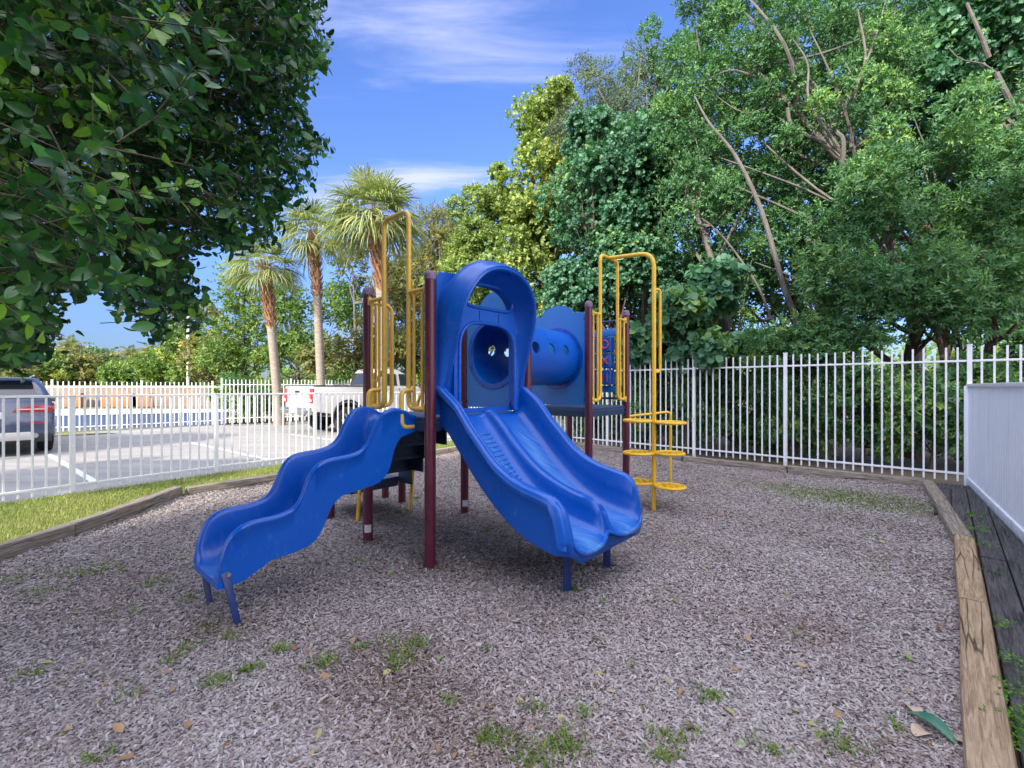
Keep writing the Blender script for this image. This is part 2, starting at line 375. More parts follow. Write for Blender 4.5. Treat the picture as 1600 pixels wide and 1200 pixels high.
def worn_sheen(m, colour):  # lane wear plus a sky highlight, both painted into the base colour
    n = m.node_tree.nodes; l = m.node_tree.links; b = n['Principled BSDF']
    a = n.new('ShaderNodeAttribute'); a.attribute_name = 'wear_sheen'
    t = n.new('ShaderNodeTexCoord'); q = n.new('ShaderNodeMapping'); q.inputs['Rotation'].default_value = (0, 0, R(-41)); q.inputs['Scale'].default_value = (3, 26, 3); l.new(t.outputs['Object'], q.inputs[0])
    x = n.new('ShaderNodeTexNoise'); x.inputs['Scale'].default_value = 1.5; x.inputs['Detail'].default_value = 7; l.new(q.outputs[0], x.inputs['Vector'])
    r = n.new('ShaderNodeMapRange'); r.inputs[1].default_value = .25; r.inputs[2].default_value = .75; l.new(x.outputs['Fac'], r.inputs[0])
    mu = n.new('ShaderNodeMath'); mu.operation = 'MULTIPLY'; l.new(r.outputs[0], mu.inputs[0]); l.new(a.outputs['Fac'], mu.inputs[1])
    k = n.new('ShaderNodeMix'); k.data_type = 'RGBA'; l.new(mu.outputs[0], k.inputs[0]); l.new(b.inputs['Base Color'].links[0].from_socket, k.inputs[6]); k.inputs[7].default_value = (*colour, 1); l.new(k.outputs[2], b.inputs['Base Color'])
def set_wear_sheen(o, f):
    at_ = o.data.attributes.new('wear_sheen', 'FLOAT', 'POINT')
    for i, v in enumerate(o.data.vertices): at_.data[i].value = f(v.co)
worn_sheen(M['blue'], (.15, .34, .60))
wear_sheen(M['bluelite'], (25, 25, 3), 0, (.06, .20, .50), .58, .75, .4)
wear_sheen(M['maroon'], (30, 30, 6), 0, (.16, .08, .08), .64, .72, .7)
base_dirt(M['white'], .22, (.36, .34, .29), .7); base_dirt(M['panelwhite'], .5, (.42, .43, .42), .55)
wear_sheen(M['panelwhite'], (6, 6, .8), 0, (.50, .53, .58), .55, .75, .6)

# mulch bed under the loose chips
def mulch_mat():
    m = bpy.data.materials.new('wood_mulch'); m.use_nodes = True
    n = m.node_tree.nodes; l = m.node_tree.links; b = n['Principled BSDF']; b.inputs['Roughness'].default_value = .95; b.inputs['Specular IOR Level'].default_value = .2
    t = n.new('ShaderNodeTexCoord')
    d = n.new('ShaderNodeTexNoise'); d.inputs['Scale'].default_value = 14; l.new(t.outputs['Object'], d.inputs['Vector'])
    ad = n.new('ShaderNodeVectorMath'); ad.operation = 'MULTIPLY_ADD'; ad.inputs[1].default_value = (.09, .09, .09); l.new(d.outputs['Color'], ad.inputs[0]); l.new(t.outputs['Object'], ad.inputs[2])
    v = n.new('ShaderNodeTexVoronoi'); v.inputs['Scale'].default_value = 42; l.new(ad.outputs[0], v.inputs['Vector'])
    r = n.new('ShaderNodeValToRGB'); e = r.color_ramp.elements
    for _ in range(3): e.new(.5)
    for q, (p, c) in zip(e, [(0, (.035, .02, .014)), (.3, (.13, .085, .065)), (.55, (.24, .19, .165)), (.8, (.32, .29, .275)), (1, (.42, .40, .39))]): q.position = p; q.color = (*c, 1)
    sp = n.new('ShaderNodeSeparateColor'); l.new(v.outputs['Color'], sp.inputs[0]); l.new(sp.outputs[0], r.inputs[0])
    big = n.new('ShaderNodeTexNoise'); big.inputs['Scale'].default_value = .9; big.inputs['Detail'].default_value = 6; l.new(t.outputs['Object'], big.inputs['Vector'])
    br = n.new('ShaderNodeMapRange'); br.inputs[1].default_value = .50; br.inputs[2].default_value = .72; br.inputs[4].default_value = .75; l.new(big.outputs['Fac'], br.inputs[0])
    k = n.new('ShaderNodeMix'); k.data_type = 'RGBA'; l.new(br.outputs[0], k.inputs[0]); l.new(r.outputs[0], k.inputs[6]); k.inputs[7].default_value = (.085, .045, .03, 1); l.new(k.outputs[2], b.inputs['Base Color'])
    u = n.new('ShaderNodeBump'); u.inputs['Strength'].default_value = .9; u.inputs['Distance'].default_value = .02; l.new(v.outputs['Distance'], u.inputs['Height']); l.new(u.outputs[0], b.inputs['Normal'])
    return m
M['mulch'] = mulch_mat()
M['chips'] = tint_mat('mulch_chip', [(0, (.060, .036, .027)), (.18, (.16, .112, .092)), (.40, (.275, .225, .208)), (.62, (.345, .305, .298)), (.86, (.40, .37, .365)), (1, (.46, .43, .42))], .9, spec=.2)
M['grass'] = tint_mat('grass_blade', [(0, (.06, .13, .012)), (.5, (.13, .22, .02)), (1, (.30, .30, .05))], .6, .3)
M['lawn'] = tint_mat('lawn_blade', [(0, (.10, .17, .02)), (.5, (.18, .25, .04)), (1, (.34, .34, .11))], .7, .25)
M['weed'] = tint_mat('weed_leaf', [(0, (.05, .16, .015)), (1, (.16, .34, .04))], .6, .3)
M['dry'] = tint_mat('dry_leaf', [(0, (.15, .08, .04)), (.45, (.33, .21, .11)), (.75, (.33, .30, .12)), (1, (.17, .24, .07))], .7)
LM = lambda nm, a, b_, c, tr=.28, ro=.45, sp=.45: tint_mat(nm, [(0, a), (.55, b_), (.93, c), (1, (c[0] * 1.6 + .02, c[1] * 1.25, c[2] * .7))], ro, tr, sp)
M['lf_near'] = LM('dark_glossy_leaf', (.010, .044, .012), (.022, .092, .020), (.085, .25, .04), .25, .30, .5)
M['lf_grape'] = LM('sea_grape_leaf', (.036, .115, .066), (.07, .19, .105), (.13, .28, .14), .25, .5)
M['lf_lit'] = LM('yellow_green_leaf', (.13, .20, .05), (.22, .30, .085), (.32, .38, .12), .3, .5)
M['lf_mid'] = LM('mid_green_leaf', (.055, .12, .022), (.11, .19, .035), (.18, .26, .055), .3, .5)
M['lf_shrub'] = LM('bright_shrub_leaf', (.044, .122, .050), (.080, .195, .075), (.17, .33, .115), .30, .45)
M['lf_dark'] = LM('dark_understory_leaf', (.036, .105, .040), (.062, .165, .056), (.12, .26, .08), .32, .5)
M['lf_grey'] = LM('grey_green_leaf', (.065, .105, .065), (.10, .15, .09), (.16, .22, .125), .25, .6)
M['lf_olive'] = LM('olive_leaf', (.09, .105, .035), (.15, .165, .05), (.25, .24, .08), .3, .6)
M['palm'] = LM('palm_frond', (.12, .17, .06), (.21, .255, .095), (.33, .36, .15), .25, .5)
M['palmfar'] = LM('far_palm_frond', (.07, .12, .03), (.14, .19, .05), (.24, .25, .07), .25, .5)

# ------------------------------------------------------------------ many small faces at once (leaves, blades, chips)
def mesh_np(name, verts, nper, faces_local, tint, mat_, parent=None, loc=None):
    """n copies of a small pattern: verts (n, nper, 3); faces_local: list of index tuples of one length"""
    n = len(verts); k = len(faces_local); s = len(faces_local[0])
    V = np.asarray(verts, np.float32).reshape(-1, 3)
    if loc is not None: V = V - np.asarray(loc, np.float32)
    fl = np.asarray(faces_local, np.int32)
    idx = (np.arange(n, dtype=np.int32) * nper)[:, None, None] + fl[None]
    me = bpy.data.meshes.new(name)
    me.vertices.add(len(V)); me.vertices.foreach_set('co', V.ravel())
    me.loops.add(n * k * s); me.loops.foreach_set('vertex_index', idx.ravel())
    me.polygons.add(n * k)
    me.polygons.foreach_set('loop_start', np.arange(0, n * k * s, s, dtype=np.int32))
    at_ = me.attributes.new('tint', 'FLOAT', 'FACE'); at_.data.foreach_set('value', np.repeat(np.asarray(tint, np.float32), k))
    me.update(calc_edges=True); me.validate()
    me.materials.append(mat_)
    o = bpy.data.objects.new(name, me); col.objects.link(o)
    if parent is not None: o.parent = parent
    elif loc is not None: o.location = loc
    return o
def unit(a): return a / np.maximum(np.linalg.norm(a, axis=-1, keepdims=True), 1e-9)
LEAF6 = [(0, 1, 2, 3), (0, 3, 4, 5)]
def leaf_verts(P, A, N, L, W, fold=.18, curl=.15, round_=.0):
    S = np.cross(A, N); L = L[:, None]; W = W[:, None]
    b1, b2 = (.30, .72) if not round_ else (.22, .80)
    w1, w2 = (.50, .40) if not round_ else (.50, .48)
    l1 = P + A * L * b1 - S * W * w1 + N * W * fold; l2 = P + A * L * b2 - S * W * w2 + N * (W * fold - L * curl * .5)
    r1 = P + A * L * b1 + S * W * w1 + N * W * fold; r2 = P + A * L * b2 + S * W * w2 + N * (W * fold - L * curl * .5)
    tip = P + A * L - N * L * curl
    return np.stack([P, l1, l2, tip, r2, r1], 1)
def shoot_leaves(rng, P, D, nleaf, slen, L, W, ang=55, droop=0., jit=.25):
    """leaves set spirally along shoots that start at P and run along D"""
    n = len(P); D = unit(D)
    ref = np.where(np.abs(D[:, 2:3]) > .9, np.array([[1., 0, 0]]), np.array([[0, 0, 1.]]))
    U = unit(np.cross(D, ref)); V = np.cross(D, U)
    ph0 = rng.uniform(0, 2 * np.pi, n); out = []
    for k in range(nleaf):
        t = (k + .5) / nleaf
        ph = ph0 + k * 2.399 + rng.normal(0, .25, n)
        rad = U * np.cos(ph)[:, None] + V * np.sin(ph)[:, None]
        a = np.radians(ang * (1.15 - .45 * t)) + rng.normal(0, jit * .6, n)
        A = unit(D * np.cos(a)[:, None] + rad * np.sin(a)[:, None] + rng.normal(0, jit * .4, (n, 3)) - np.array([0, 0, droop]))
        N = unit(D * np.sin(a)[:, None] - rad * np.cos(a)[:, None] + rng.normal(0, jit, (n, 3)) + np.array([0, 0, .35]))
        N = unit(N - A * np.sum(N * A, 1, keepdims=True))
        Pk = P + D * (slen * t)
        s = rng.uniform(.7, 1.2, n) * (1.05 - .25 * t)
        out.append((Pk, A, N, L * s, W * s))
    return [np.concatenate(x) for x in zip(*out)]
def clump_shoots(rng, clumps, per, up=.25, inner=.55):
    Ps, Ds, T = [], [], []
    for c, r in clumps:
        d = unit(rng.normal(0, 1, (per, 3)) + np.array([0, 0, up * .6]))
        q = rng.uniform(inner ** 2, 1, per) ** .5
        r3 = np.asarray(r)[None]
        Ps.append(np.asarray(c)[None] + d * q[:, None] * r3 * rng.uniform(.85, 1.12, (per, 1)))
        Ds.append(unit(d + rng.normal(0, .45, (per, 3)) + np.array([0, 0, up])))
        T.append(np.full(per, rng.normal(0, .17)))
    return np.concatenate(Ps), np.concatenate(Ds), np.concatenate(T)
def fill_clumps(rng, ells, n, rlo, rhi, flat=.75):
    """clumps spread through a few overlapping ellipsoids, more of them near the outside"""
    vol = np.array([e[1][0] * e[1][1] * e[1][2] for e in ells]) ** .7; vol /= vol.sum(); out = []
    for i in rng.choice(len(ells), n, p=vol):
        c, r = ells[i]; d = unit(rng.normal(0, 1, 3)); q = rng.uniform(.15, 1) ** .45
        rr = rng.uniform(rlo, rhi)
        if rng.random() < .16: q = rng.uniform(1.0, 1.38); rr = rlo * rng.uniform(.45, .9)      # stray sprays beyond the mass
        out.append((np.asarray(c) + d * q * np.maximum(np.asarray(r) - rr * .6, .1), (rr, rr, rr * flat)))
    return out
def limbs(mb, rng, trunk, clumps, r0, frac=1.0, tips=0):
    """tapering limbs that leave the trunk and run to the clumps"""
    tr = [Vector(p) for p in trunk]
    for c, r in clumps:
        if rng.random() > frac: continue
        c = Vector(c)
        lo = [i for i in range(len(tr)) if tr[i].z < c.z - .1] or [len(tr) - 1]
        i = lo[int(len(lo) * rng.uniform(.35, .999))]
        s = tr[i]
        if (c - s).length > .75 * max(1.2, tr[-1].z - tr[0].z): continue
        mid = s.lerp(c, .5) + Vector(rng.normal(0, .10, 3)) * (c - s).length + Vector((0, 0, -.08 * (c - s).length))
        pts = spline([s, mid, c], 4); k = len(pts); ra = r0 * rng.uniform(.5, 1)
        mb.tube(pts, [ra * (1 - .82 * j / (k - 1)) for j in range(k)], 5)
        for _ in range(tips):
            d = Vector(unit(rng.normal(0, 1, 3) + np.array([0, 0, .3]))) * (sum(r) / 3)
            mb.tube([c, c + d * .6 + Vector(rng.normal(0, .05, 3)), c + d * 1.15], [ra * .2, ra * .13, .003], 3, caps=False)

def tree(name, label, cat, group, trunk, r0, ells, ncl, rcl, per, leaf, lmat, seed, bark='bark', ends=.25, limbfrac=.7, flat=.75, up=.25, inner=.55, extra=(), tips=0, tshift=0.):
    """leaf = (leaves per shoot, shoot length, leaf length, leaf width, angle, round, droop)"""
    rng = np.random.default_rng(seed)
    t0 = Vector(trunk[0]); root = empty(name, t0, label, cat, group)
    tp = spline(trunk, 5); k = len(tp)
    mb = MB(); mb.tube(tp, [r0 * (1.25 if j == 0 else 1) * (1 - (1 - ends) * j / (k - 1)) for j in range(k)], 9)
    for pts, ra, rb in extra:
        q = spline(pts, 5); mb.tube(q, [ra + (rb - ra) * j / (len(q) - 1) for j in range(len(q))], 7)
    cl = fill_clumps(rng, ells, ncl, rcl[0], rcl[1], flat)
    limbs(mb, rng, tp, cl, r0 * .5, limbfrac, tips)
    mb.build('trunk', M[bark], root, t0)
    P, D, T = clump_shoots(rng, cl, per, up, inner)
    nl, sl_, LL, LW, an, rd, dr = leaf
    Pl, A, N, L, W = shoot_leaves(rng, P, D, nl, sl_, LL, LW, an, dr)
    tint = np.clip(.5 + np.tile(T, nl) + rng.normal(0, .2, len(Pl)) + tshift, 0, 1)
    mesh_np('crown', leaf_verts(Pl, A, N, L, W, round_=rd), 6, LEAF6, tint, M[lmat], root, t0)
    return root
#@@SETTING
# ================================================================== SETTING
def sheet(name, poly, z, m, kind='structure', label=None, cat=None):
    me = bpy.data.meshes.new(name); me.from_pydata([(x, y, z) for x, y in poly], [], [tuple(range(len(poly)))])
    me.materials.append(m); o = bpy.data.objects.new(name, me); col.objects.link(o)
    return tag(o, label, cat, None, kind)
def in_poly(x, y, poly):
    c = np.zeros(x.shape, bool); n = len(poly)
    for i in range(n):
        (x1, y1), (x2, y2) = poly[i], poly[i - 1]
        if y1 == y2: continue
        c ^= ((y1 > y) != (y2 > y)) & (x < (x2 - x1) * (y - y1) / (y2 - y1) + x1)
    return c

sheet('ground', [(-900, -300), (900, -300), (900, 1800), (-900, 1800)], -.06, M['farfield'])
MULCH = [(-4.12, -2.0), (-4.16, 3.69), (-4.28, 5.84), (-3.70, 6.68), (-1.38, 9.78), (.22, 11.95), (1.37, 10.87), (3.30, 8.66), (5.84, 6.40), (3.975, 4.085), (-1.69, -1.84)]
def gz(x, y):                              # gentle unevenness of the mulch bed
    return .012 * np.sin(x * 2.1 + 1.3 * np.sin(y * 1.1)) * np.cos(y * 1.7 + .6) + .008 * np.sin(x * 4.3 + y * 3.1)
def mulch_sheet():
    xs = np.arange(-5.2, 7.0, .1); ys = np.arange(-2.2, 12.8, .1)
    rows = [[(x, y, float(gz(x, y))) for x in xs] for y in ys]
    mb = MB(); mb.grid(rows)
    cx = np.array([(xs[k] + .05, ys[i] + .05) for i in range(len(ys) - 1) for k in range(len(xs) - 1)])
    big = [(x + (0.14 if x > 0 else -.1), y) for x, y in MULCH]
    keep = in_poly(cx[:, 0], cx[:, 1], [(-4.22, -2.1), (-4.26, 3.69), (-4.38, 5.86), (-3.78, 6.74), (-1.45, 9.86), (.22, 12.1), (1.45, 10.97), (3.4, 8.76), (5.95, 6.46), (4.02, 4.08), (-1.8, -2.1)])
    mb.f = [f for f, q in zip(mb.f, keep) if q]; mb.mi = [0] * len(mb.f)
    return tag(mb.build('mulch_ground', M['mulch'], smooth=60), kind='structure')
mulch_sheet()
LAWN = [(-9.3, -2.0), (-6.21 - 2.6, 1.6), (-6.15, 5.52), (-4.20, 8.25), (-.42, 13.3), (.12, 12.1), (-1.47, 9.86), (-3.80, 6.74), (-4.40, 5.86), (-4.28, 3.69), (-4.24, -2.0)]
sheet('lawn', LAWN, .012, M['turf'])
LOT = [(-60, -10), (-9.35, -10), (-9.35, -2), (-8.87, 1.6), (-6.23, 5.55), (-4.27, 8.30), (-.50, 13.36), (-.5, 24.5), (-11.2, 17.25), (-16.5, 12.4), (-60, 12.0)]
sheet('parking_lot', LOT, -.02, M['asphalt'])
sheet('verge', [(-15.6, 12.8), (-13.6, 13.05), (-12.2, 14.15), (-14.5, 14.3)], .0, M['turf'])
# painted bay lines
def stripe(a, b, wd):
    a, b = Vector(a), Vector(b); d = (b - a).normalized(); s = Vector((-d.y, d.x, 0)) * wd / 2
    return [(p.x, p.y) for p in (a + s, b + s, b - s, a - s)]
ln = []
for k in range(7):
    q = gp(150, 752) + Vector((.62, .785, 0)) * (2.6 * (k - 1)) + Vector((-.785, .62, 0)) * .1
    ln.append(stripe(q, q + Vector((-.785, .62, 0)) * 4.6, .10))
mbl = MB()
for p in ln: mbl.add([(x, y, -.016) for x, y in p], [(0, 1, 2, 3)])
tag(mbl.build('road_markings', M['paint'], smooth=0), kind='structure')
# leaf litter strip along the far hedge
sheet('leaf_litter_strip', [(-10.9, 17.25), (-4.0, 21.9), (-4.0, 21.2), (-10.3, 17.0)], -.012, M['brown'])
# road and far grass beyond the far fence
sheet('far_road', [(-70, 20.5), (-9, 24.5), (-9, 31), (-70, 30)], -.05, M['concrete'])

# ---- loose mulch chips
def chips(n, seed):
    rng = np.random.default_rng(seed)
    z = 1.0 + 9.0 * rng.random(n * 3) ** 1.7; x = rng.uniform(-1.95, 1.2, n * 3) * z
    k = in_poly(x, z, MULCH); x, z = x[k][:n], z[k][:n]; m = len(x)
    a = rng.uniform(0, 2 * np.pi, m); L = rng.gamma(3.5, .0038, m) + .005; W = np.minimum(L * rng.uniform(.20, .52, m), .011)
    tl = rng.normal(0, .22, m); rl = rng.normal(0, .35, m)
    A = np.stack([np.cos(a) * np.cos(tl), np.sin(a) * np.cos(tl), np.sin(tl)], 1)
    S = np.stack([-np.sin(a) * np.cos(rl), np.cos(a) * np.cos(rl), np.sin(rl)], 1)
    P = np.stack([x, z, gz(x, z) + rng.uniform(.004, .018, m) + np.abs(np.sin(tl)) * L * .4], 1)
    h = (A * (L / 2)[:, None]); s = S * (W / 2)[:, None]
    j = lambda: rng.uniform(.55, 1.1, m)[:, None]
    V = np.stack([P - h * j() - s * j(), P + h * j() - s * j(), P + h * j() + s * j(), P - h * j() + s * j()], 1)
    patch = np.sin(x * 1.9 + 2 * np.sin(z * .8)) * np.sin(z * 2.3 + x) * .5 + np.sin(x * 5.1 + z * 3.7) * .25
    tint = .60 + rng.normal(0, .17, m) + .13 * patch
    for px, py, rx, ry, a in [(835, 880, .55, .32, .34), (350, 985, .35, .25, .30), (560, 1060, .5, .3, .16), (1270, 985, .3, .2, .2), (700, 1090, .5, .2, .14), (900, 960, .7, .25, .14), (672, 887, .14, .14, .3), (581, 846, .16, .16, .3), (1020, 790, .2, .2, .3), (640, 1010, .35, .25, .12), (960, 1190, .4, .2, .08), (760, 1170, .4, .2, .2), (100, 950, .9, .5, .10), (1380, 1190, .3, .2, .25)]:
        g = gp(px, py); tint -= a * np.exp(-((x - g.x) / rx) ** 2 - ((z - g.y) / ry) ** 2)      # scuffed, damp hollows, plus shade under the slide put into the tint
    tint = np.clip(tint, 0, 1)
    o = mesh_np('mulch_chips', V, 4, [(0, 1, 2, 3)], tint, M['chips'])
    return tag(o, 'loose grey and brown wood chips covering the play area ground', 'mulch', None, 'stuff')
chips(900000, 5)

# ---- grass: lawn blades, tufts in the mulch, weeds by the boardwalk, fallen leaves
def blades(name, P, L, W, lean, tint, mat_, seed, label, cat):
    rng = np.random.default_rng(seed); n = len(P); a = rng.uniform(0, 2 * np.pi, n)
    d = np.stack([np.cos(a), np.sin(a), np.zeros(n)], 1); s = np.stack([-np.sin(a), np.cos(a), np.zeros(n)], 1) * (W / 2)[:, None]
    up = np.array([[0, 0, 1.]]); l = lean[:, None]; L = L[:, None]
    m_ = P + up * L * .6 + d * L * l * .35; t = P + up * L * (1 - .35 * l) + d * L * l
    V = np.stack([P - s, P + s, m_ + s * .7, m_ - s * .7, t + s * .1, t - s * .1], 1)
    return tag(mesh_np(name, V, 6, [(0, 1, 2, 3), (3, 2, 4, 5)], tint, mat_), label, cat, None, 'stuff')
rng = np.random.default_rng(11)
n = 240000; x = rng.uniform(-9.3, .3, n); y = 2.2 + 10.8 * rng.random(n) ** 1.15
k = in_poly(x, y, LAWN) & (x > -1.9 * y); x, y = x[k], y[k]; n = len(x)
blades('lawn_grass', np.stack([x, y, np.full(n, .01)], 1), rng.uniform(.025, .055, n), rng.uniform(.004, .008, n), rng.uniform(.2, .9, n),
       np.clip(.5 + rng.normal(0, .22, n) + .2 * np.sin(x * 3 + y * 2), 0, 1), M['lawn'], 3, 'short sunlit yellow green grass between timber edging and fence', 'grass')
tufts = [(775, 1155, .10, 90), (880, 1165, .13, 130), (835, 1185, .12, 110), (840, 1110, .06, 40), (915, 1122, .05, 30), (1050, 1160, .10, 60), (1110, 1090, .07, 80), (1310, 1165, .12, 90), (1210, 1180, .05, 30),
         (1400, 1147, .04, 25), (340, 1075, .12, 90), (390, 1055, .08, 60), (435, 1022, .08, 50), (505, 1040, .11, 80), (560, 1015, .06, 40), (625, 1035, .13, 90), (650, 1010, .10, 70), (615, 1005, .10, 40), (290, 1018, .10, 40),
         (270, 1035, .10, 40), (210, 960, .14, 30), (150, 890, .22, 90), (30, 905, .25, 90), (110, 900, .2, 50), (60, 930, .2, 50), (240, 915, .16, 60), (300, 940, .1, 30), (40, 1060, .1, 30), (150, 1195, .06, 40), (200, 1090, .1, 20),
         (700, 1100, .05, 20), (895, 925, .05, 35), (945, 945, .03, 10), (560, 880, .08, 20), (760, 1020, .03, 10), (840, 820, .06, 20), (650, 780, .08, 40), (625, 800, .1, 40), (700, 760, .15, 60), (760, 830, .06, 25),
         (1250, 1000, .1, 12), (1380, 895, .12, 15), (1350, 840, .15, 30), (1180, 1165, .05, 12), (1560, 1180, .02, 1), (360, 1000, .12, 40), (320, 985, .1, 30), (985, 1040, .05, 8), (1040, 1190, .08, 50), (1090, 1150, .03, 10)]
Ps, Ls, Ti = [], [], []
for px, py, r, c in tufts:
    g = gp(px, py); c = int(c * 1.3)
    q = rng.normal(0, r * .40, (c, 2)) * np.array([1, .8]); zz = gz(g.x + q[:, 0], g.y + q[:, 1])
    Ps.append(np.stack([g.x + q[:, 0], g.y + q[:, 1], zz], 1)); Ls.append(rng.uniform(.022, .06, c)); Ti.append(np.clip(rng.normal(.40, .2, c), 0, 1))
g0 = gp(1330, 780)                          # thin green patch near the back right corner
c = 11000; q = rng.normal(0, 1, (c, 2)) * np.array([.60, .30]); ang = R(-44)
q = q @ np.array([[math.cos(ang), math.sin(ang)], [-math.sin(ang), math.cos(ang)]])
Ps.append(np.stack([g0.x + q[:, 0], g0.y + q[:, 1], gz(g0.x + q[:, 0], g0.y + q[:, 1])], 1)); Ls.append(rng.uniform(.012, .032, c)); Ti.append(np.clip(rng.normal(.40, .2, c), 0, 1))
c = 1500; px = rng.uniform(250, 1400, c); py = rng.uniform(735, 900, c); q = np.array([gp(a, b)[:2] for a, b in zip(px, py)])
Ps.append(np.stack([q[:, 0], q[:, 1], gz(q[:, 0], q[:, 1])], 1)); Ls.append(rng.uniform(.02, .04, c)); Ti.append(np.clip(rng.normal(.6, .2, c), 0, 1))
P = np.concatenate(Ps); k = in_poly(P[:, 0], P[:, 1], MULCH); P = P[k]; n = len(P)
blades('grass_tufts', P, np.concatenate(Ls)[k], rng.uniform(.004, .009, n), rng.uniform(.3, 1.2, n), np.concatenate(Ti)[k], M['grass'], 4, 'small green grass tufts growing through the wood mulch', 'grass')

def flat_leaves(name, pts, L, W, seed, mat_, label, cat, zoff=.02):
    rng = np.random.default_rng(seed); n = len(pts); a = rng.uniform(0, 2 * np.pi, n); ti = rng.normal(0, .25, n)
    A = np.stack([np.cos(a) * np.cos(ti), np.sin(a) * np.cos(ti), np.sin(ti)], 1)
    N = unit(np.array([[0, 0, 1.]]) + rng.normal(0, .3, (n, 3))); N = unit(N - A * np.sum(N * A, 1, keepdims=True))
    P = np.asarray(pts, float).copy(); P[:, 2] += zoff
    s = rng.uniform(.7, 1.3, n)
    return tag(mesh_np(name, leaf_verts(P, A, N, L * s, W * s, .1, .12), 6, LEAF6, rng.random(n), mat_), label, cat, None, 'stuff')
n = 170; px = rng.uniform(-60, 1480, n); py = 745 + 455 * rng.random(n); q = np.array([gp(a, b)[:] for a, b in zip(px, py)])
q = q[in_poly(q[:, 0], q[:, 1], MULCH)]; q[:, 2] = gz(q[:, 0], q[:, 1])
flat_leaves('fallen_leaves', q, .055, .028, 8, M['dry'], 'dry tan and green leaves scattered over the mulch', 'leaves')

# ---- landscape timbers
U = Vector((.66, .752, 0)); U.normalize(); V_ = Vector((-U.y, U.x, 0))     # axes of the play structure
def timber(a, b, wd, h, z0, m, label, seed, name='landscape_timber', group='timbers edging the mulch bed', ends=.0):
    """weathered beam along a-b: worn arrises, slight warp, its own mesh axis along the grain"""
    a, b = Vector(a), Vector(b); L = (b - a).length; d = (b - a).normalized(); rng = random.Random(seed)
    prof = [(-.5, 0), (-.5, .80), (-.46, .93), (-.38, 1.0), (.38, 1.0), (.46, .94), (.5, .82), (.5, 0)]
    rows = []; nseg = max(4, int(L / .25))
    ph = rng.uniform(0, 6)
    for i in range(nseg + 1):
        t = i / nseg * L
        wob = .006 * math.sin(t * 1.7 + ph); rows.append([Vector((t, q * wd * (1 + .03 * math.sin(t * 3 + ph)) + wob, z * h * (1 + .02 * math.sin(t * 2.3 + ph + q)) + rng.uniform(-.002, .002))) for q, z in prof])
    mb = MB(); mb.loft(rows)
    o = mb.build(name, m, smooth=30)
    o.location = (a.x, a.y, z0); o.rotation_euler = (0, 0, math.atan2(d.y, d.x))
    return tag(o, label, 'timber', group)
cu = Vector((.690, .724, 0)); cn = Vector((.724, -.690, 0))               # right curb runs almost under the camera
def cp(t, off): p = cu * t + cn * off; return (p.x, p.y)
timber(cp(-1.6, .122), cp(4.02, .122), .135, .10, -.005, M['timber'], 'long tan split timber kerb nearest the camera beside the dark boardwalk', 1)
timber(cp(4.03, .122), cp(5.72, .125), .135, .102, -.005, M['timber'], 'knotty tan timber kerb piece in the middle of the boardwalk edge', 2)
timber(cp(5.73, .120), (5.93, 6.50), .135, .10, -.004, M['timbergrey'], 'greyish timber kerb piece ending at the white fence corner', 3)
timber((-4.22, -1.5), (-4.20, 4.30), .13, .13, -.005, M['timbergrey'], 'grey brown timber at the far left edge of the mulch bed', 4)
timber((-4.20, 4.31), (-4.34, 5.90), .13, .135, -.005, M['timbergrey'], 'cracked grey brown timber ending at the left bed corner, beside the lawn', 5)
timber((-4.26, 5.96), (-2.82, 7.95), .13, .12, -.01, M['timbergrey'], 'grey timber angled behind the wavy slide, first after the left bend', 6)
timber((-2.81, 7.97), (-1.42, 9.84), .13, .12, -.01, M['timbergrey'], 'grey timber behind the play stairs along the lawn', 7)
timber((-1.41, 9.86), (.18, 12.02), .13, .12, -.01, M['timbergrey'], 'farthest lawn edging timber, behind the play deck', 8)
timber((.30, 11.98), (1.75, 10.62), .13, .12, -.01, M['timbergrey'], 'farthest timber at the foot of the right hand white fence', 9)
timber((1.76, 10.61), (3.30, 8.80), .13, .12, -.01, M['timbergrey'], 'grey timber behind the yellow climber at the fence foot', 10)
timber((3.32, 8.77), (4.60, 7.60), .13, .12, -.02, M['timbergrey'], 'rotten dark timber halfway along the right hand fence foot', 11)
timber((4.61, 7.59), (5.86, 6.50), .13, .12, -.005, M['timbergrey'], 'grey timber at the fence foot behind the thin grass patch', 12)

# ---- dark plank boardwalk between kerb and white wall
def boardwalk():
    mb = MB(); rng = random.Random(5)
    for j in range(7):
        o0 = .205 + j * .150; t = -1.5 + rng.uniform(-1, 0)
        while t < 9.0:
            L = rng.uniform(1.7, 2.5); t1 = min(t + L, 9.0)
            c = cu * (t + t1) / 2 + cn * (o0 + .07); z = .02 + rng.uniform(-.004, .004)
            mb.box((c.x, c.y, z), (t1 - t - .008, .141, .05), cu, -cn)
            t = t1
    for ta, of in ((5.95, .125), (6.9, -.025)): c = cu * (ta + 9) / 2 + cn * of; mb.box((c.x, c.y, .018), (9 - ta, .141, .05), cu, -cn)
    o = mb.build('boardwalk', M['plank'], smooth=0, bevel=.004, bseg=1)
    # mesh x axis must follow the grain: rebuild in a turned frame
    a = math.atan2(cu.y, cu.x); o.data.transform(Matrix.Rotation(-a, 4, 'Z')); o.rotation_euler = (0, 0, a)
    tag(o, kind='structure')
boardwalk()
# clip: planks run under the wall panel and past the fence corner on plain soil
sheet('soil_bed', [(-2.4, -3), (9, -3), (16, 6), (8, 12.5), (.4, 13.6), (.15, 12.05), (1.37, 10.9), (3.3, 8.7), (5.9, 6.5), (3.9, 4.1)], -.02, M['dirt'])

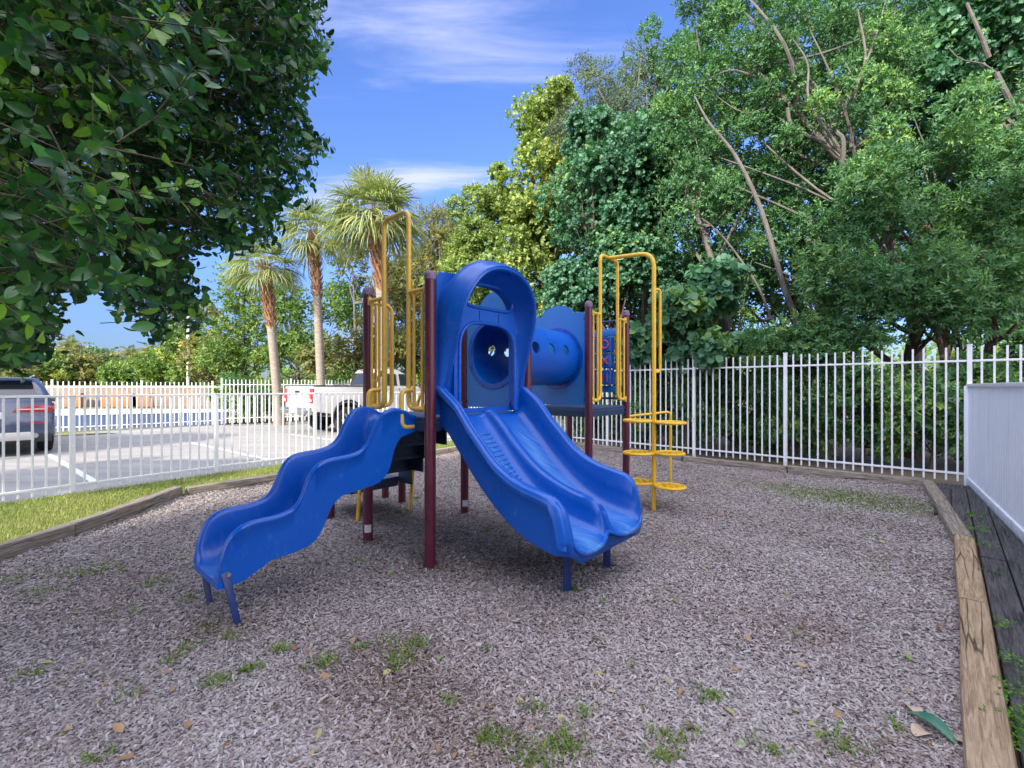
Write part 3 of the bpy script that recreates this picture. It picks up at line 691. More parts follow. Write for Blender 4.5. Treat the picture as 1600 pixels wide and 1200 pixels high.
wd = []
rng = np.random.default_rng(21)
for px, py, c in [(1535, 985, 40), (1548, 1040, 50), (1560, 1090, 60), (1570, 1140, 70), (1580, 1180, 70), (1500, 812, 60), (1516, 836, 60), (1524, 860, 50), (1534, 905, 12), (1585, 1120, 20)]:
    c = max(4, int(c * .35)); g = gp(px, py)
    t = g.x * cu.x + g.y * cu.y
    p = cu * t + cn * .205
    q = rng.normal(0, 1, (c, 3)) * np.array([.05, .05, .0]) + np.array([p.x, p.y, 0]) + np.abs(rng.normal(0, 1, (c, 1))) * np.array([[0, 0, .018]])
    wd.append(q + np.array([0, 0, .05]))
wd = np.concatenate(wd); n = len(wd)
Pn, A, N, L, W = shoot_leaves(rng, wd, rng.normal(0, .6, (n, 3)) + np.array([0, 0, .8]), 4, .02, .02, .012, 70)
tag(mesh_np('weeds', leaf_verts(Pn, A, N, L, W), 6, LEAF6, rng.random(len(Pn)), M['weed']), 'small bright green weeds growing between timber kerb and boardwalk', 'weeds', None, 'stuff')

# ---- fences
WHITE_GROUP = 'white picket fences around the playground'
def picket_fence(name, label, pts, H, rails, spacing, posts, post_h, psize=.022, post=.052, cap=False, z0=0., pick0=.03, rail=.03, mname='white', skip=0., postevery=None):
    """pts: base polyline; rails: rail heights; posts: distances of the posts along the line"""
    pts = [Vector((p[0], p[1], 0)) for p in pts]; root = empty(name, (pts[0].x, pts[0].y, z0), label, 'fence', WHITE_GROUP)
    org = pts[0]; D = [0]
    for a, b in zip(pts, pts[1:]): D.append(D[-1] + (b - a).length)
    def pos(t):
        for i in range(len(pts) - 1):
            if t <= D[i + 1] or i == len(pts) - 2:
                d = (pts[i + 1] - pts[i]).normalized(); return pts[i] + d * (t - D[i]), d
    a0 = math.atan2((pts[1] - pts[0]).y, (pts[1] - pts[0]).x)
    for i in range(len(pts) - 1):
        d = (pts[i + 1] - pts[i]).normalized()
        for h in rails:
            mb = MB(); mb.box((pts[i] + pts[i + 1]) / 2 - org + Vector((0, 0, h)), ((pts[i + 1] - pts[i]).length + .001, rail * 1.0, rail), d, Vector((-d.y, d.x, 0)))
            mb.build('rail', M[mname], root, bevel=.003, bseg=1)
    mb = MB(); mb.box((0, 0, post_h / 2), (post, post, post_h)); mb.box((0, 0, post_h + .008), (post + .012, post + .012, .016))
    src = mb.build('post', M[mname], root, bevel=.003, bseg=1)
    for j, t in enumerate(posts):
        o = src if j == 0 else src.copy()
        if j: col.objects.link(o); o.parent = root
        p, d = pos(t); o.location = p - org; o.rotation_euler = (0, 0, math.atan2(d.y, d.x))
    mb = MB(); mb.box((0, 0, (pick0 + H) / 2), (psize, psize * .85, H - pick0))
    src = mb.build('picket', M[mname], root, bevel=.002, bseg=1); first = True
    ts = []
    ps = sorted(posts); edges = ps + [D[-1] + .0001]
    for a, b in zip(edges, edges[1:]):
        k = max(1, round((b - a) / spacing))
        ts += [a + (b - a) * i / k for i in range(1, k)]
    for t in ts:
        if t < 0.02: continue
        o = src if first else src.copy()
        if not first: col.objects.link(o); o.parent = root
        first = False
        p, d = pos(t); o.location = p - org; o.rotation_euler = (0, 0, math.atan2(d.y, d.x))
    return root
# left run: flat top rail at eye height; starts beyond the left edge of the picture
Lf = [(-7.05, 4.34), (-4.25, 8.27), (-.46, 13.30)]
t113 = (gp(113, 772) - Vector((-7.05, 4.34, 0))).length
picket_fence('picket_fence', 'low white picket fence with flat top rail between lawn and parking lot', Lf, 1.285, (.12, 1.30), .1225,
             [t113 - 1.72] + [t113 + 1.72 * k for k in range(0, 5)], 1.30, psize=.024, post=.055)
Rf = [(8.60, 4.62), (-.46, 13.30)]
picket_fence('picket_fence', 'tall white picket fence with spiked tops in front of the dense trees', Rf, 2.0, (.165, 1.80), .1225,
             [0.45, 2.79, 5.12, 6.76, 8.8, 10.8, 12.5], 2.02, psize=.024, post=.055, pick0=.05)
Ff = [(-11.1, 17.4), (-3.0, 22.7)]
picket_fence('picket_fence', 'far white picket fence behind the pickup truck with a hedge behind', Ff, 1.72, (.22, 1.52), .13, [0, 2.4, 4.8, 7.2, 9.6], 1.76, psize=.028)
Gf = [(-11.1, 17.4), (-13.7, 14.5), (-19.5, 11.6)]
picket_fence('picket_fence', 'far white picket fence behind the blue car, seen across the sunny lot', Gf, 1.60, (.16, 1.42), .13, [.3, 2.4, 4.6, 6.8, 9.0], 1.64, psize=.028)

# white privacy fence along the boardwalk: ribbed panel below, pickets above
def privacy_fence():
    a = Vector((6.57, 6.53, 0)); b = Vector((2.0, .78, 0)); d = (b - a).normalized(); n = Vector((d.y, -d.x, 0)); L = (b - a).length
    if n.dot(-a) < 0: n = -n
    root = empty('privacy_fence', a, 'white ribbed solid fence panel beside the dark boardwalk', 'fence')
    mb = MB(); prof = []; t = .06
    while t < L:
        prof += [(t, .0), (t + .056, .0), (t + .060, -.012), (t + .070, -.012), (t + .074, 0)]; t += .078
    # ribbed front face with a plain back
    rows = [[d * s + n * (.02 + q) + Vector((0, 0, z)) for s, q in prof] for z in (.10, 1.43)]
    mb.grid(rows); mb.grid([[d * s + n * -.012 + Vector((0, 0, z)) for s, q in (prof[0], prof[-1])] for z in (.10, 1.43)])
    mb.build('panel', M['panelwhite'], root, smooth=20)
    mb = MB(); mb.box(d * L / 2 + n * .004 + Vector((0, 0, 1.445)), (L, .075, .045), d, n); mb.build('top_rail', M['white'], root, bevel=.006)
    mb = MB(); mb.box(d * L / 2 + n * .006 + Vector((0, 0, .075)), (L, .07, .12), d, n); mb.build('bottom_rail', M['panelwhite'], root, bevel=.006)
    mb = MB(); mb.box((0, 0, .72), (.06, .06, 1.44)); mb.build('post', M['panelwhite'], root, bevel=.004).location = d * .02 + n * .022
privacy_fence()

# ---- low blue-grey wall beyond the far fence, and what stands behind it
def far_wall():
    root = empty('low_wall', (-14.6, 17.4, -.06), 'low blue grey wall with white coping behind the far fence', 'wall')
    mb = MB(); pts = [(-30, 12.9), (-16.6, 15.3), (-11.3, 18.1)]
    mc = MB()
    for a, b in zip(pts, pts[1:]):
        a, b = Vector((*a, 0)), Vector((*b, 0)); d = (b - a).normalized(); c = (a + b) / 2 - Vector((-14.6, 17.4, 0))
        mb.box(c + Vector((0, 0, .25)), ((b - a).length, .16, .5), d, Vector((-d.y, d.x, 0)))
        mc.box(c + Vector((0, 0, .55)), ((b - a).length, .22, .10), d, Vector((-d.y, d.x, 0)))
    mb.build('wall_face', M['slate'], root); mc.build('coping', M['white'], root, bevel=.01)
far_wall()
sheet('far_lawn', [(-60, 15), (-30, 13.2), (-16.8, 15.6), (-11.3, 18.4), (-9, 24.4), (-60, 20.4)], -.03, M['turf'])
def barrier(px, Z, wd, h, label):
    p = at(px, 700, Z); root = empty('construction_barrier', (p.x, p.y, -.05), label, 'barrier', 'orange barriers beyond the road')
    mb = MB(); mb.prism([(-wd / 2, .02), (wd / 2, .02), (wd / 2 * .96, h * .45), (wd / 2 * .9, h), (-wd / 2 * .9, h), (-wd / 2 * .96, h * .45)], .35, (0, 0, 0), (1, 0, 0), (0, 0, 1))
    mb.build('body', M['orangeplastic'], root, bevel=.04)
    mb = MB(); mb.box((-wd * .3, 0, .03), (.4, .55, .06)); mb.box((wd * .3, 0, .03), (.4, .55, .06)); mb.build('foot', M['black'], root, bevel=.01)
for px, wd_, lb in [(118, 1.1, 'small orange barrier nearest the blue car beyond the road'), (190, 2.6, 'wide orange barrier in the middle, beyond the far fence'), (222, 1.5, 'narrower orange barrier left of the lamp post')]:
    barrier(px, 33.0, wd_, 1.05, lb)
def block_wall():
    root = empty('block_wall', (-24.5, 35.5, -.06), 'long brown block wall far across the road', 'wall')
    mb = MB(); d = Vector((.98, .2, 0)); mb.box((0, 0, .75), (30, .2, 1.5), d, Vector((-d.y, d.x, 0))); mb.build('wall_face', M['brown'], root)
    mb = MB(); mb.box((0, 0, 1.55), (30, .3, .1), d, Vector((-d.y, d.x, 0))); mb.build('coping', M['concrete'], root)
block_wall()
def lamp_post(px, Z, top, r, label):
    p = at(px, 700, Z); root = empty('lamp_post', (p.x, p.y, -.05), label, 'lamp post')
    h = at(px, top, Z).z
    mb = MB(); mb.tube([(0, 0, 0), (0, 0, .5), (0, 0, h)], [r * 1.2, r, r * .7], 10); mb.build('pole', M['lamp_post'], root)
    mb = MB(); mb.tube([(0, 0, h - .05), (.25, 0, h + .05), (.6, 0, h + .06)], .04, 8); mb.box((.75, 0, h + .06), (.5, .22, .12)); mb.build('lamp_head', M['lamp_post'], root, bevel=.02)
lamp_post(294, 42, 470, .13, 'tall white lamp post among the far trees')

# ---- unseen building added behind the camera, sized to throw the shade over the playground
def shade_block():
    W, D, H = 52, 16, 34; o0 = Vector((-29.7, -40, 0))
    root = empty('shade_building', o0, 'unseen cream building behind the playground, added to cast its shade', 'building')
    mb = MB(); mb.box((W / 2, -D / 2, H / 2), (W, D, H)); mb.build('wall', M['facade'], root)
    mb = MB(); mb.box((W / 2, -D / 2, H + .25), (W + .6, D + .6, .5)); mb.build('roof', M['concrete'], root)
    wnd = MB(); wnd.box((0, .03, 0), (2.6, .06, 1.5)); src = wnd.build('window', M['winglass'], root); first = True
    for fl in range(0, 10, 2):
        for k in range(0, 13):
            o = src if first else src.copy()
            if not first: col.objects.link(o); o.parent = root
            first = False; o.location = (2 + k * 4, 0, 2.2 + fl * 3.3)
shade_block()
#@@PLAY
# ================================================================== PLAY STRUCTURE
def deck_mat():
    m = mat('perforated_navy_deck', (.02, .05, .11), .5)
    n = m.node_tree.nodes; l = m.node_tree.links; b = n['Principled BSDF']
    t = n.new('ShaderNodeTexCoord'); mp = n.new('ShaderNodeMapping'); mp.inputs['Rotation'].default_value = (0, 0, -math.atan2(U.y, U.x)); mp.inputs['Scale'].default_value = (26, 26, 26); l.new(t.outputs['Object'], mp.inputs[0])
    v = n.new('ShaderNodeTexVoronoi'); v.inputs['Randomness'].default_value = 0; v.inputs['Scale'].default_value = 1; l.new(mp.outputs[0], v.inputs['Vector'])
    r = n.new('ShaderNodeMapRange'); r.inputs[1].default_value = .26; r.inputs[2].default_value = .34; l.new(v.outputs['Distance'], r.inputs[0])
    k = n.new('ShaderNodeMix'); k.data_type = 'RGBA'; l.new(r.outputs[0], k.inputs[0]); k.inputs[6].default_value = (.004, .006, .01, 1); k.inputs[7].default_value = (.04, .08, .15, 1); l.new(k.outputs[2], b.inputs['Base Color'])
    return m
M['deck'] = deck_mat()
P1 = Vector((-.644, 3.58, 0))
def W(a, b, z=0.): return P1 + U * a + V_ * b + Vector((0, 0, z))
PL = empty('play_structure', (-.1, 4.9, 0), 'blue, maroon and yellow playground set with slides, tunnel and climber on the mulch', 'playground set')
O0 = Vector(PL.location)
def part(mb, name, m, parent=None, **kw): return mb.build(name, m, parent or PL, O0, **kw)
UZ = Vector((0, 0, 1)); DK = 1.18; A2 = 2.34; A3 = 3.27; BW = .90; AW = 1.20

# posts with caps
for a, b, h in [(0, 0, 2.335), (0, BW, 2.335), (AW, BW, 2.335), (AW, 0, 2.335), (A2, 0, 2.43), (A3, 0, 2.44), (A2, BW, 2.43), (A3, BW, 2.43)]:
    mb = MB(); c = W(a, b); mb.tube([c + UZ * -.05, c + UZ * (h - .05)], .0445, 20)
    for z in (DK - .06, DK + .02): mb.tube([c + UZ * z, c + UZ * (z + .004)], .0455, 20)
    p = part(mb, 'post', M['maroon'])
    mb = MB(); mb.lathe([(.0468, h - .07), (.0468, h - .035), (.042, h - .015), (.030, h - .003), (.012, h + .002), (.002, h + .003)], c, 18); part(mb, 'post_cap', M['cap'], p)
    if (a, b) in ((0, BW), (AW, BW)):
        mb = MB(); mb.grid([[c + Vector((math.cos(q) * .0462, math.sin(q) * .0462, z)) for q in np.linspace(-2.0, -.6, 8)] for z in (.10, .17)]); part(mb, 'sticker', M['sticker'], p)

# decks
def deck(a0, a1, b0, b1, z, th=.05):
    mb = MB(); mb.box(W((a0 + a1) / 2, (b0 + b1) / 2, z - th / 2), (a1 - a0, b1 - b0, th), U, V_)
    d = part(mb, 'deck', M['deck'], smooth=0, bevel=.006)
    fb = MB()
    for q, aa, bb, sa, sb in ((0, (a0 + a1) / 2, b0 + .012, a1 - a0 - .06, .02), (0, (a0 + a1) / 2, b1 - .012, a1 - a0 - .06, .02), (0, a0 + .012, (b0 + b1) / 2, .02, b1 - b0 - .06), (0, a1 - .012, (b0 + b1) / 2, .02, b1 - b0 - .06)):
        fb.box(W(aa, bb, z - th - .032), (sa, sb, .065), U, V_)
    part(fb, 'deck_frame', M['navy'], d, smooth=0)
deck(.0, AW, .0, BW, DK); deck(A2, A3, 0, BW, DK)

# wavy slide
RIM = [(0, 1.19), (.05, 1.205), (.10, 1.236), (.20, 1.258), (.28, 1.24), (.32, 1.205), (.386, 1.098), (.432, 1.01), (.50, .957), (.573, .938), (.735, .924), (.80, .903), (.84, .87), (.88, .800), (.92, .705), (.955, .65), (.99, .626), (1.095, .605), (1.20, .603), (1.26, .592), (1.319, .560), (1.36, .505), (1.385, .43), (1.40, .36), (1.405, .315)]
BOT = [(0, 1.06), (.14, 1.02), (.2, .93), (.24, .80), (.30, .72), (.36, .69), (.5, .668), (.62, .652), (.69, .61), (.735, .54), (.77, .46), (.82, .39), (.873, .357), (.986, .337), (1.095, .328), (1.17, .297), (1.29, .245), (1.405, .235)]
def wave_slide():
    mb = MB(); rows = []; N = 110; bn, bf = .19, .66
    for i in range(N + 1):
        s = 1.405 * i / N; zr = pchip(RIM, s); zb = pchip(BOT, s)
        bed = max(zb + .045, pchip([(0, 1.185), (.10, 1.15), (.17, 1.06), (.24, .87), (.30, .775), (.36, .74), (.5, .715)], s) if s < .5 else 0)
        bed = min(bed, zr - .004); zw = max(zr, bed + .006)
        m = (bn + bf) / 2; hl = []
        def side(sg):
            e = (bf - bn) / 2
            q = [(e, zb), (e, zb * .4 + zw * .6 - .01), (e, zw - .045), (e + .012, zw - .032), (e + .014, zw - .014), (e + .004, zw - .002), (e - .016, zw), (e - .030, zw - .012), (e - .034, zw - .034), (e - .040, max(bed + .10, bed + (zw - bed) * .45) if zw - bed > .15 else bed + (zw - bed) * .5), (e - .055, bed + min(.045, (zw - bed) * .3)), (e - .09, bed + min(.010, (zw - bed) * .1)), (e - .15, bed)]
            return [(m + sg * x, z) for x, z in q]
        pr = side(1) + [(m, bed - .004)] + side(-1)[::-1]
        dz = .0
        rows.append([W(-s, b, z) for b, z in pr])
    mb.loft(rows)
    o = part(mb, 'wavy_slide', M['blue'], smooth=50); o['label'] = 'single blue slide with wavy sides'
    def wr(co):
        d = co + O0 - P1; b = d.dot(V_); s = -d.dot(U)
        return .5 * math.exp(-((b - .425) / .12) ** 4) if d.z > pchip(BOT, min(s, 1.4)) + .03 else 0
    set_wear_sheen(o, wr)
    for b, base in ((.20, (-1.608, 2.69)), (.65, (-1.945, 2.943))):
        lb = MB(); t = W(-1.365, b, .33); q = Vector((*base, -.03)); ax = (t - q).normalized(); sx = V_
        fr = ax.cross(sx).normalized()
        lb.loft([[c + sx * i * .012 + fr * j * wd for i, j in ((-1, -1), (1, -1), (1, 1), (-1, 1))] for c, wd in ((t, .025), (t.lerp(q, .35), .019), (q, .016))])
        part(lb, 'leg', M['legblue'], o, bevel=.003)
        bb = MB(); c = W(-1.352, b + (-.02 if b < .4 else .02), .315); bb.disc(c, V_, .012, .012, 12); part(bb, 'bolt', M['steel'], o)
wave_slide()

# double slide
DR = [(0, 1.435), (.04, 1.425), (.10, 1.385), (.225, 1.295), (.387, 1.12), (.466, 1.045), (.65, .88), (.8, .80), (.9, .768), (1.04, .740), (1.12, .722), (1.18, .69), (1.22, .635), (1.25, .545), (1.265, .475), (1.27, .44)]
DB = [(0, 1.185), (.06, 1.165), (.13, 1.10), (.25, .975), (.47, .755), (.65, .61), (.8, .52), (.95, .462), (1.1, .43), (1.18, .412), (1.225, .392), (1.25, .37), (1.27, .345)]
DD = [(0, 1.19), (.06, 1.225), (.085, 1.228), (.13, 1.205), (.25, 1.105), (.414, .945), (.653, .765), (.8, .70), (1.0, .640), (1.1, .622), (1.17, .595), (1.22, .54), (1.25, .465), (1.27, .40)]
def dsl_section(s):
    zr, zb, zd = pchip(DR, s), pchip(DB, s), pchip(DD, s); zr = max(zr, zb + .012); zd = max(zd, zb + .008)
    h = zr - zb; g = zd - zb; zo = zb - .085 + .045 * max(0, (s - 1.15) / .12)
    e2 = max(0, (s - 1.06) / .21) ** 2.2                  # the outer corner rounds up towards the exit
    zc = zo + (zr - zo) * .55 * e2
    half = [(.105 + .06 * e2, zo + .01 * e2), (.098 + .01 * e2, zo + (zc - zo) * .6 + h * .10), (.096, max(zc, zr - min(.095, h * .5))), (.078, zr - min(.082, h * .42)), (.050, zr - min(.070, h * .36)), (.042, zr - min(.045, h * .22)), (.046, zr - min(.018, h * .1)), (.062, zr - .003), (.088, zr), (.094, zr - .006), (.100, zr), (.118, zr - .004), (.132, zr - min(.022, h * .2)), (.142, zb + h * .50), (.158, zb + h * .22), (.185, zb + h * .06), (.235, zb), (.34, zb - .005), (.45, zb), (.505, zb + g * .06), (.530, zb + g * .22), (.548, zb + g * .62), (.560, zd - g * .12), (.575, zd - .004), (.6, zd)]
    sec = half + [(1.2 - a, z) for a, z in half[-2::-1]]
    return sec + [(1.0, zo - .005), (.6, zo), (.2, zo - .005)]
def double_slide():
    def send(a): q = max(0, min(1, (a - .045) / .555 if a <= .6 else (1.155 - a) / .555)); return 1.20 + .095 * math.sin(math.pi * q) ** .38 - .01
    mb = MB(); rows = []; N = 90
    for i in range(N + 1):
        s = 1.27 * (1 - (1 - i / N) ** 1.25)
        rows.append([W(a, -(s * (1 + (send(a) / 1.27 - 1) * (s / 1.27) ** 3)) , z) for a, z in dsl_section(s)])
    mb.loft(rows)
    nh = 25; last = rows[-1]; top = [Vector(last[i]) for i in range(len(last) - 3)]
    lip = list(top[12:-12])
    for _ in range(5): lip = [lip[0]] + [(lip[i - 1] + lip[i] * 2 + lip[i + 1]) / 4 for i in range(1, len(lip) - 1)] + [lip[-1]]
    mb.tube(lip, [.006, .011, .015] + [.017] * (len(lip) - 6) + [.015, .011, .006], 10)
    for k in range(13):                     # grip ribs beside the divider
        s = .20 + k * .031; zb = pchip(DB, s)
        mb.tube([W(.375, -s, zb + .002), W(.47, -s, zb + .006)], .006, 6)
    o = part(mb, 'double_slide', M['blue'], smooth=50); o['label'] = 'twin lane blue slide with a divider'
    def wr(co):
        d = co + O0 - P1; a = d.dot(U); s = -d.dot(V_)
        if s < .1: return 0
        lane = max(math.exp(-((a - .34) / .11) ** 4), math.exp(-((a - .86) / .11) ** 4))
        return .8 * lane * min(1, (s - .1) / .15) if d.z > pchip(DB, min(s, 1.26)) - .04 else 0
    set_wear_sheen(o, wr)
    for x, y in ((.382, 3.155), (.737, 3.54)):
        lb = MB(); lb.tube([(x, y, -.05), (x, y, .40)], .030, 16); part(lb, 'leg', M['legblue'], o)
double_slide()

# slide hood
def arch(hw, ztop, zc, z0, t, p=.86):
    if t < .28: return .6 - hw, z0 + (zc - z0) * t / .28
    if t > .72: return .6 + hw, z0 + (zc - z0) * (1 - t) / .28
    ph = math.pi * (1 - (t - .28) / .44); c, s_ = math.cos(ph), math.sin(ph)
    return .6 + hw * math.copysign(abs(c) ** p, c), zc + (ztop - zc) * s_ ** p
def hood():
    dz = lambda z: pchip([(1.40, .025), (1.6, .085), (1.85, .16), (2.1, .225), (2.3, .265), (2.5, .285)], z)
    mb = MB(); rows = []
    for i in range(73):
        t = i / 72
        aB, zB = arch(.535, 2.40, 1.98, 1.21, t, .8); aM, zM = arch(.528, 2.500, 1.96, 1.36, t, .88); aF, zF = arch(.488, 2.452, 1.92, 1.415, t, .9)
        aI, zI = arch(.436, 2.395, 1.91, 1.415, t, .9); aJ, zJ = arch(.408, 2.37, 1.91, 1.40, t, .88); aK, zK = arch(.345, 2.305, 1.95, 1.30, t, .8); aL, zL = arch(.345, 2.305, 1.95, 1.21, t, .8)
        d = dz(zF)
        pr = [(aB, zB, -.015), (aB * .97 + aM * .03, zB * .9 + zM * .1, d * .18), (aM * .7 + aB * .3, zM * .8 + zB * .2, d * .30), (aM, zM, d * .50), (aM * .55 + aF * .45, zM * .65 + zF * .35, d * .74), (aF, zF, d * .90), (aF * .85 + aI * .15, zF * .85 + zI * .15 + .004, d - .004), (aF * .62 + aI * .38, zF * .62 + zI * .38, d + .012), (aF * .55 + aI * .45, zF * .55 + zI * .45, d + .007), (aF * .48 + aI * .52, zF * .48 + zI * .52, d + .013), (aF * .2 + aI * .8, zF * .2 + zI * .8, d + .015), (aI, zI, d + .004), (aI * .9 + aJ * .1, zI * .9 + zJ * .1, d * .90), (aJ, zJ, d * .6), (aK * .8 + aJ * .2, zK * .8 + zJ * .2, d * .25), (aK, zK, .045 if d > .08 else d * .4), (aL, zL, -.015)]
        rows.append([W(a, -dd, z) for a, z, dd in pr])
    mb.loft(rows)
    # back wall bar and window
    def rr(cx_, cz_, hw, hh, p, n=44):
        return [(cx_ + hw * math.copysign(abs(math.cos(q)) ** p, math.cos(q)), cz_ + hh * math.copysign(abs(math.sin(q)) ** p, math.sin(q))) for q in np.linspace(0, 2 * math.pi, n, endpoint=False)]
    win = [(x, z + (.035 * (1 - ((x - .61) / .31) ** 2) if z > 2.19 else .012 * (1 - ((x - .61) / .31) ** 2))) for x, z in rr(.61, 2.185, .30, .092, .55)]
    low = [(.26, 1.215), (.945, 1.215)] + [(.60 + .345 * math.copysign(abs(math.cos(q)) ** .62, math.cos(q)), 1.66 + .315 * abs(math.sin(q)) ** .62) for q in np.linspace(0, math.pi, 28)]
    outl = [arch(.40, 2.375, 1.95, 1.21, i / 48, .85) for i in range(49)]
    low[0], low[1] = (.255, 1.212), (.945, 1.212)
    wall = outl[:1] + outl[1:]                    # the passage is a notch in the lower edge
    notch = [(.945, 1.21)] + [(x, z) for x, z in low[2:]] + [(.255, 1.21)]
    solid_plate(mb, wall + notch, [win], .045, W(0, 0, 0) - V_ * .035, U, UZ, .12)
    ring = lambda pts, cl: mb.tube([W(a, -.058, z) for a, z in pts], .016, 8, closed=cl)
    ring(win, True); ring(notch, False)
    for s_ in (-1, 1): mb.tube([W(.61 + s_ * .12, -.060, 2.00), W(.61 + s_ * .12, -.060, 2.075)], .006, 6)
    o = part(mb, 'slide_hood', M['blue'], smooth=50); o['label'] = 'arched blue hood over the slide entrance'
    # flange between the posts
    fl = MB(); out = [(.06, 1.20), (1.14, 1.20), (1.14, 2.30), (1.10, 2.345), (.95, 2.36), (.25, 2.36), (.10, 2.345), (.06, 2.30)]
    hole = [arch(.36, 2.31, 1.95, 1.24, i / 40, .8) for i in range(41)]
    solid_plate(fl, out, [hole], .022, W(0, .004, 0), U, UZ, .25); part(fl, 'flange', M['blue'], o, smooth=30)
hood()

# tunnel and its panels
def bump_outline(hw, z0, sh, top, bw=.20):
    out = [(-hw, z0), (hw, z0), (hw, sh - .03), (hw - .03, sh)]
    out.append((bw + .05, sh))
    for i in range(15):
        q = i / 14; x = bw * (1 - 2 * q); out.append((x, sh + .03 + (top - sh - .03) * math.sin(math.pi * (q * .86 + .07)) ** .75))
    out += [(-bw - .05, sh), (-hw + .03, sh), (-hw, sh - .03)]
    return out
TZ, TR = 1.775, .335
def circle(r, cx=0, cz=0, n=40): return [(cx + r * math.cos(2 * math.pi * k / n), cz + r * math.sin(2 * math.pi * k / n)) for k in range(n)]
def tunnel_panel(a, sh, top, lbl):
    mb = MB(); solid_plate(mb, bump_outline(.402, 1.205, sh, top), [circle(TR - .012, 0, TZ)], .024, W(a, BW / 2, 0), V_, UZ, .15)
    o = part(mb, 'panel', M['bluelite'], smooth=30, bevel=0); o['label'] = lbl
    fm = MB(); sg = 1 if a < 2 else -1
    c = W(a, BW / 2, TZ); n = U * sg
    for off in (-1, 1):
        fm.grid([[c + U * off * q + V_ * math.cos(2 * math.pi * k / 40) * r + UZ * math.sin(2 * math.pi * k / 40) * r for k in range(40)] for r, q in ((TR - .012, .0125), (TR - .012, .020), (TR + .04, .020), (TR + .045, .0125))], close_u=True)
    for k in range(8):
        an = 2 * math.pi * (k + .5) / 8
        for off in (-1, 1): fm.disc(c + U * off * .022 + (V_ * math.cos(an) + UZ * math.sin(an)) * (TR + .022), U, .008, .006, 8, mi=1)
    part(fm, 'flange', [M['blue'], M['black']], o)
    br = MB()
    for z in (1.27, sh - .08):
        for s_ in (-1, 1): br.box(W(a, BW / 2 + s_ * .405, z), (.03, .03, .02), U, V_)
    part(br, 'bracket', M['black'], o)
tunnel_panel(AW, 2.20, 2.42, 'light blue panel with a round tunnel opening'); tunnel_panel(A2, 2.31, 2.425, 'light blue panel at the far end of the tunnel')
def tunnel():
    L = A2 - AW - .03; circ = 2 * math.pi * TR; holes = []
    for aa in (1.5, 1.77, 2.04):
        for side in (0, 1):
            th = (math.pi + .14 if side == 0 else 2 * math.pi - .14)
            holes.append(circle(.056, (th if side == 0 else th) / (2 * math.pi) * circ, aa - AW - .015, 18))
    # seam at the top: theta runs from the top round
    def bend(p, r):
        th = p[0] / TR
        return W(AW + .015 + p[1], BW / 2 + math.cos(th) * r, TZ + math.sin(th) * r)
    off = -.25 * circ * 0
    nb = 72; out = [(circ * i / nb, 0) for i in range(nb + 1)] + [(circ, L * j / 8) for j in range(1, 8)] + [(circ * (1 - i / nb), L) for i in range(nb + 1)] + [(0, L * (1 - j / 8)) for j in range(1, 8)]
    hs = []
    for h in holes: hs.append([(x, y) for x, y in h])
    # theta = pi faces the front (towards -V), theta = 0 the back: shift the back holes to the middle of the sheet
    hs2 = []
    for aa in (1.5, 1.77, 2.04):
        hs2.append(circle(.064, (math.pi - .2) * TR, aa - AW - .015, 18)); hs2.append(circle(.062, .2 * TR, aa - AW - .015, 18))
    v, f = plate_tri(out, hs2, .06)
    mb = MB(); mb.add([bend(p, TR) for p in v], f); mb.add([bend(p, TR - .014) for p in v], [t[::-1] for t in f])
    for h in hs2: mb.grid([[bend(p, r) for p in h] for r in (TR + .001, TR - .015)], close_u=True)
    o = part(mb, 'tunnel', M['blue'], smooth=40, weld=True); o['label'] = 'blue crawl tunnel with round portholes'
tunnel()
# plain panel on the far side of the right deck
mb = MB(); solid_plate(mb, bump_outline(.41, 1.205, 2.30, 2.42), [], .024, W((A2 + A3) / 2, BW, 0), U, UZ, .2); part(mb, 'panel', M['bluelite'], smooth=30)

# game panel with turning drums
def game_panel():
    mb = MB(); b0, b1 = .05, .86
    mb.box(W(A3, (b0 + b1) / 2, 2.165), (.04, b1 - b0, .10), U, V_); mb.box(W(A3, (b0 + b1) / 2, 1.395), (.04, b1 - b0, .09), U, V_)
    for b in (b0 + .075, b1 - .02): mb.box(W(A3, b, 1.78), (.035, .035, .68), U, V_)
    o = part(mb, 'game_panel', M['bluelite'], bevel=.008); o['label'] = 'blue noughts and crosses panel with three rows of drums'
    for z in (2.315, 1.27):
        rb = MB(); rb.tube([W(A3, .04, z), W(A3, .86, z)], .015, 10); part(rb, 'rod', M['navy'], o)
    ax = MB()
    for b in (.27, .50, .73):
        for r_, z in enumerate((2.0, 1.78, 1.555)):
            dm = MB(); c = W(A3, b, z); dm.tube([c - UZ * .10, c - UZ * .092, c + UZ * .092, c + UZ * .10], [.07, .085, .085, .07], 20)
            f = c - U * .0865; k = (r_ + int(b * 10) - 2) % 3
            if k == 0:
                dm.tube([f + V_ * math.cos(q) * .045 + UZ * math.sin(q) * .055 + U * (.0865 - math.sqrt(max(.0001, .0865 ** 2 - (math.cos(q) * .045) ** 2))) for q in np.linspace(0, 2 * math.pi, 16, endpoint=False)], .009, 6, closed=True, mi=1)
            elif k == 1:
                for s_ in (-1, 1): dm.tube([f + V_ * s_ * .045 * q + UZ * .055 * q + U * .014 * q * q for q in (-1, -.5, 0, .5, 1)], .010, 6, mi=1)
            else:
                for s_ in (-1, 1): dm.tube([f + V_ * s_ * .03 - UZ * .06 + U * .006, f + V_ * s_ * .03 + UZ * .06 + U * .006], .006, 6, mi=1)
            part(dm, 'drum', [M['blue'], M['orange']], o)
        ax.tube([W(A3, b, 1.42), W(A3, b, 2.13)], .012, 8)
    part(ax, 'axle', M['steel'], o)
game_panel()

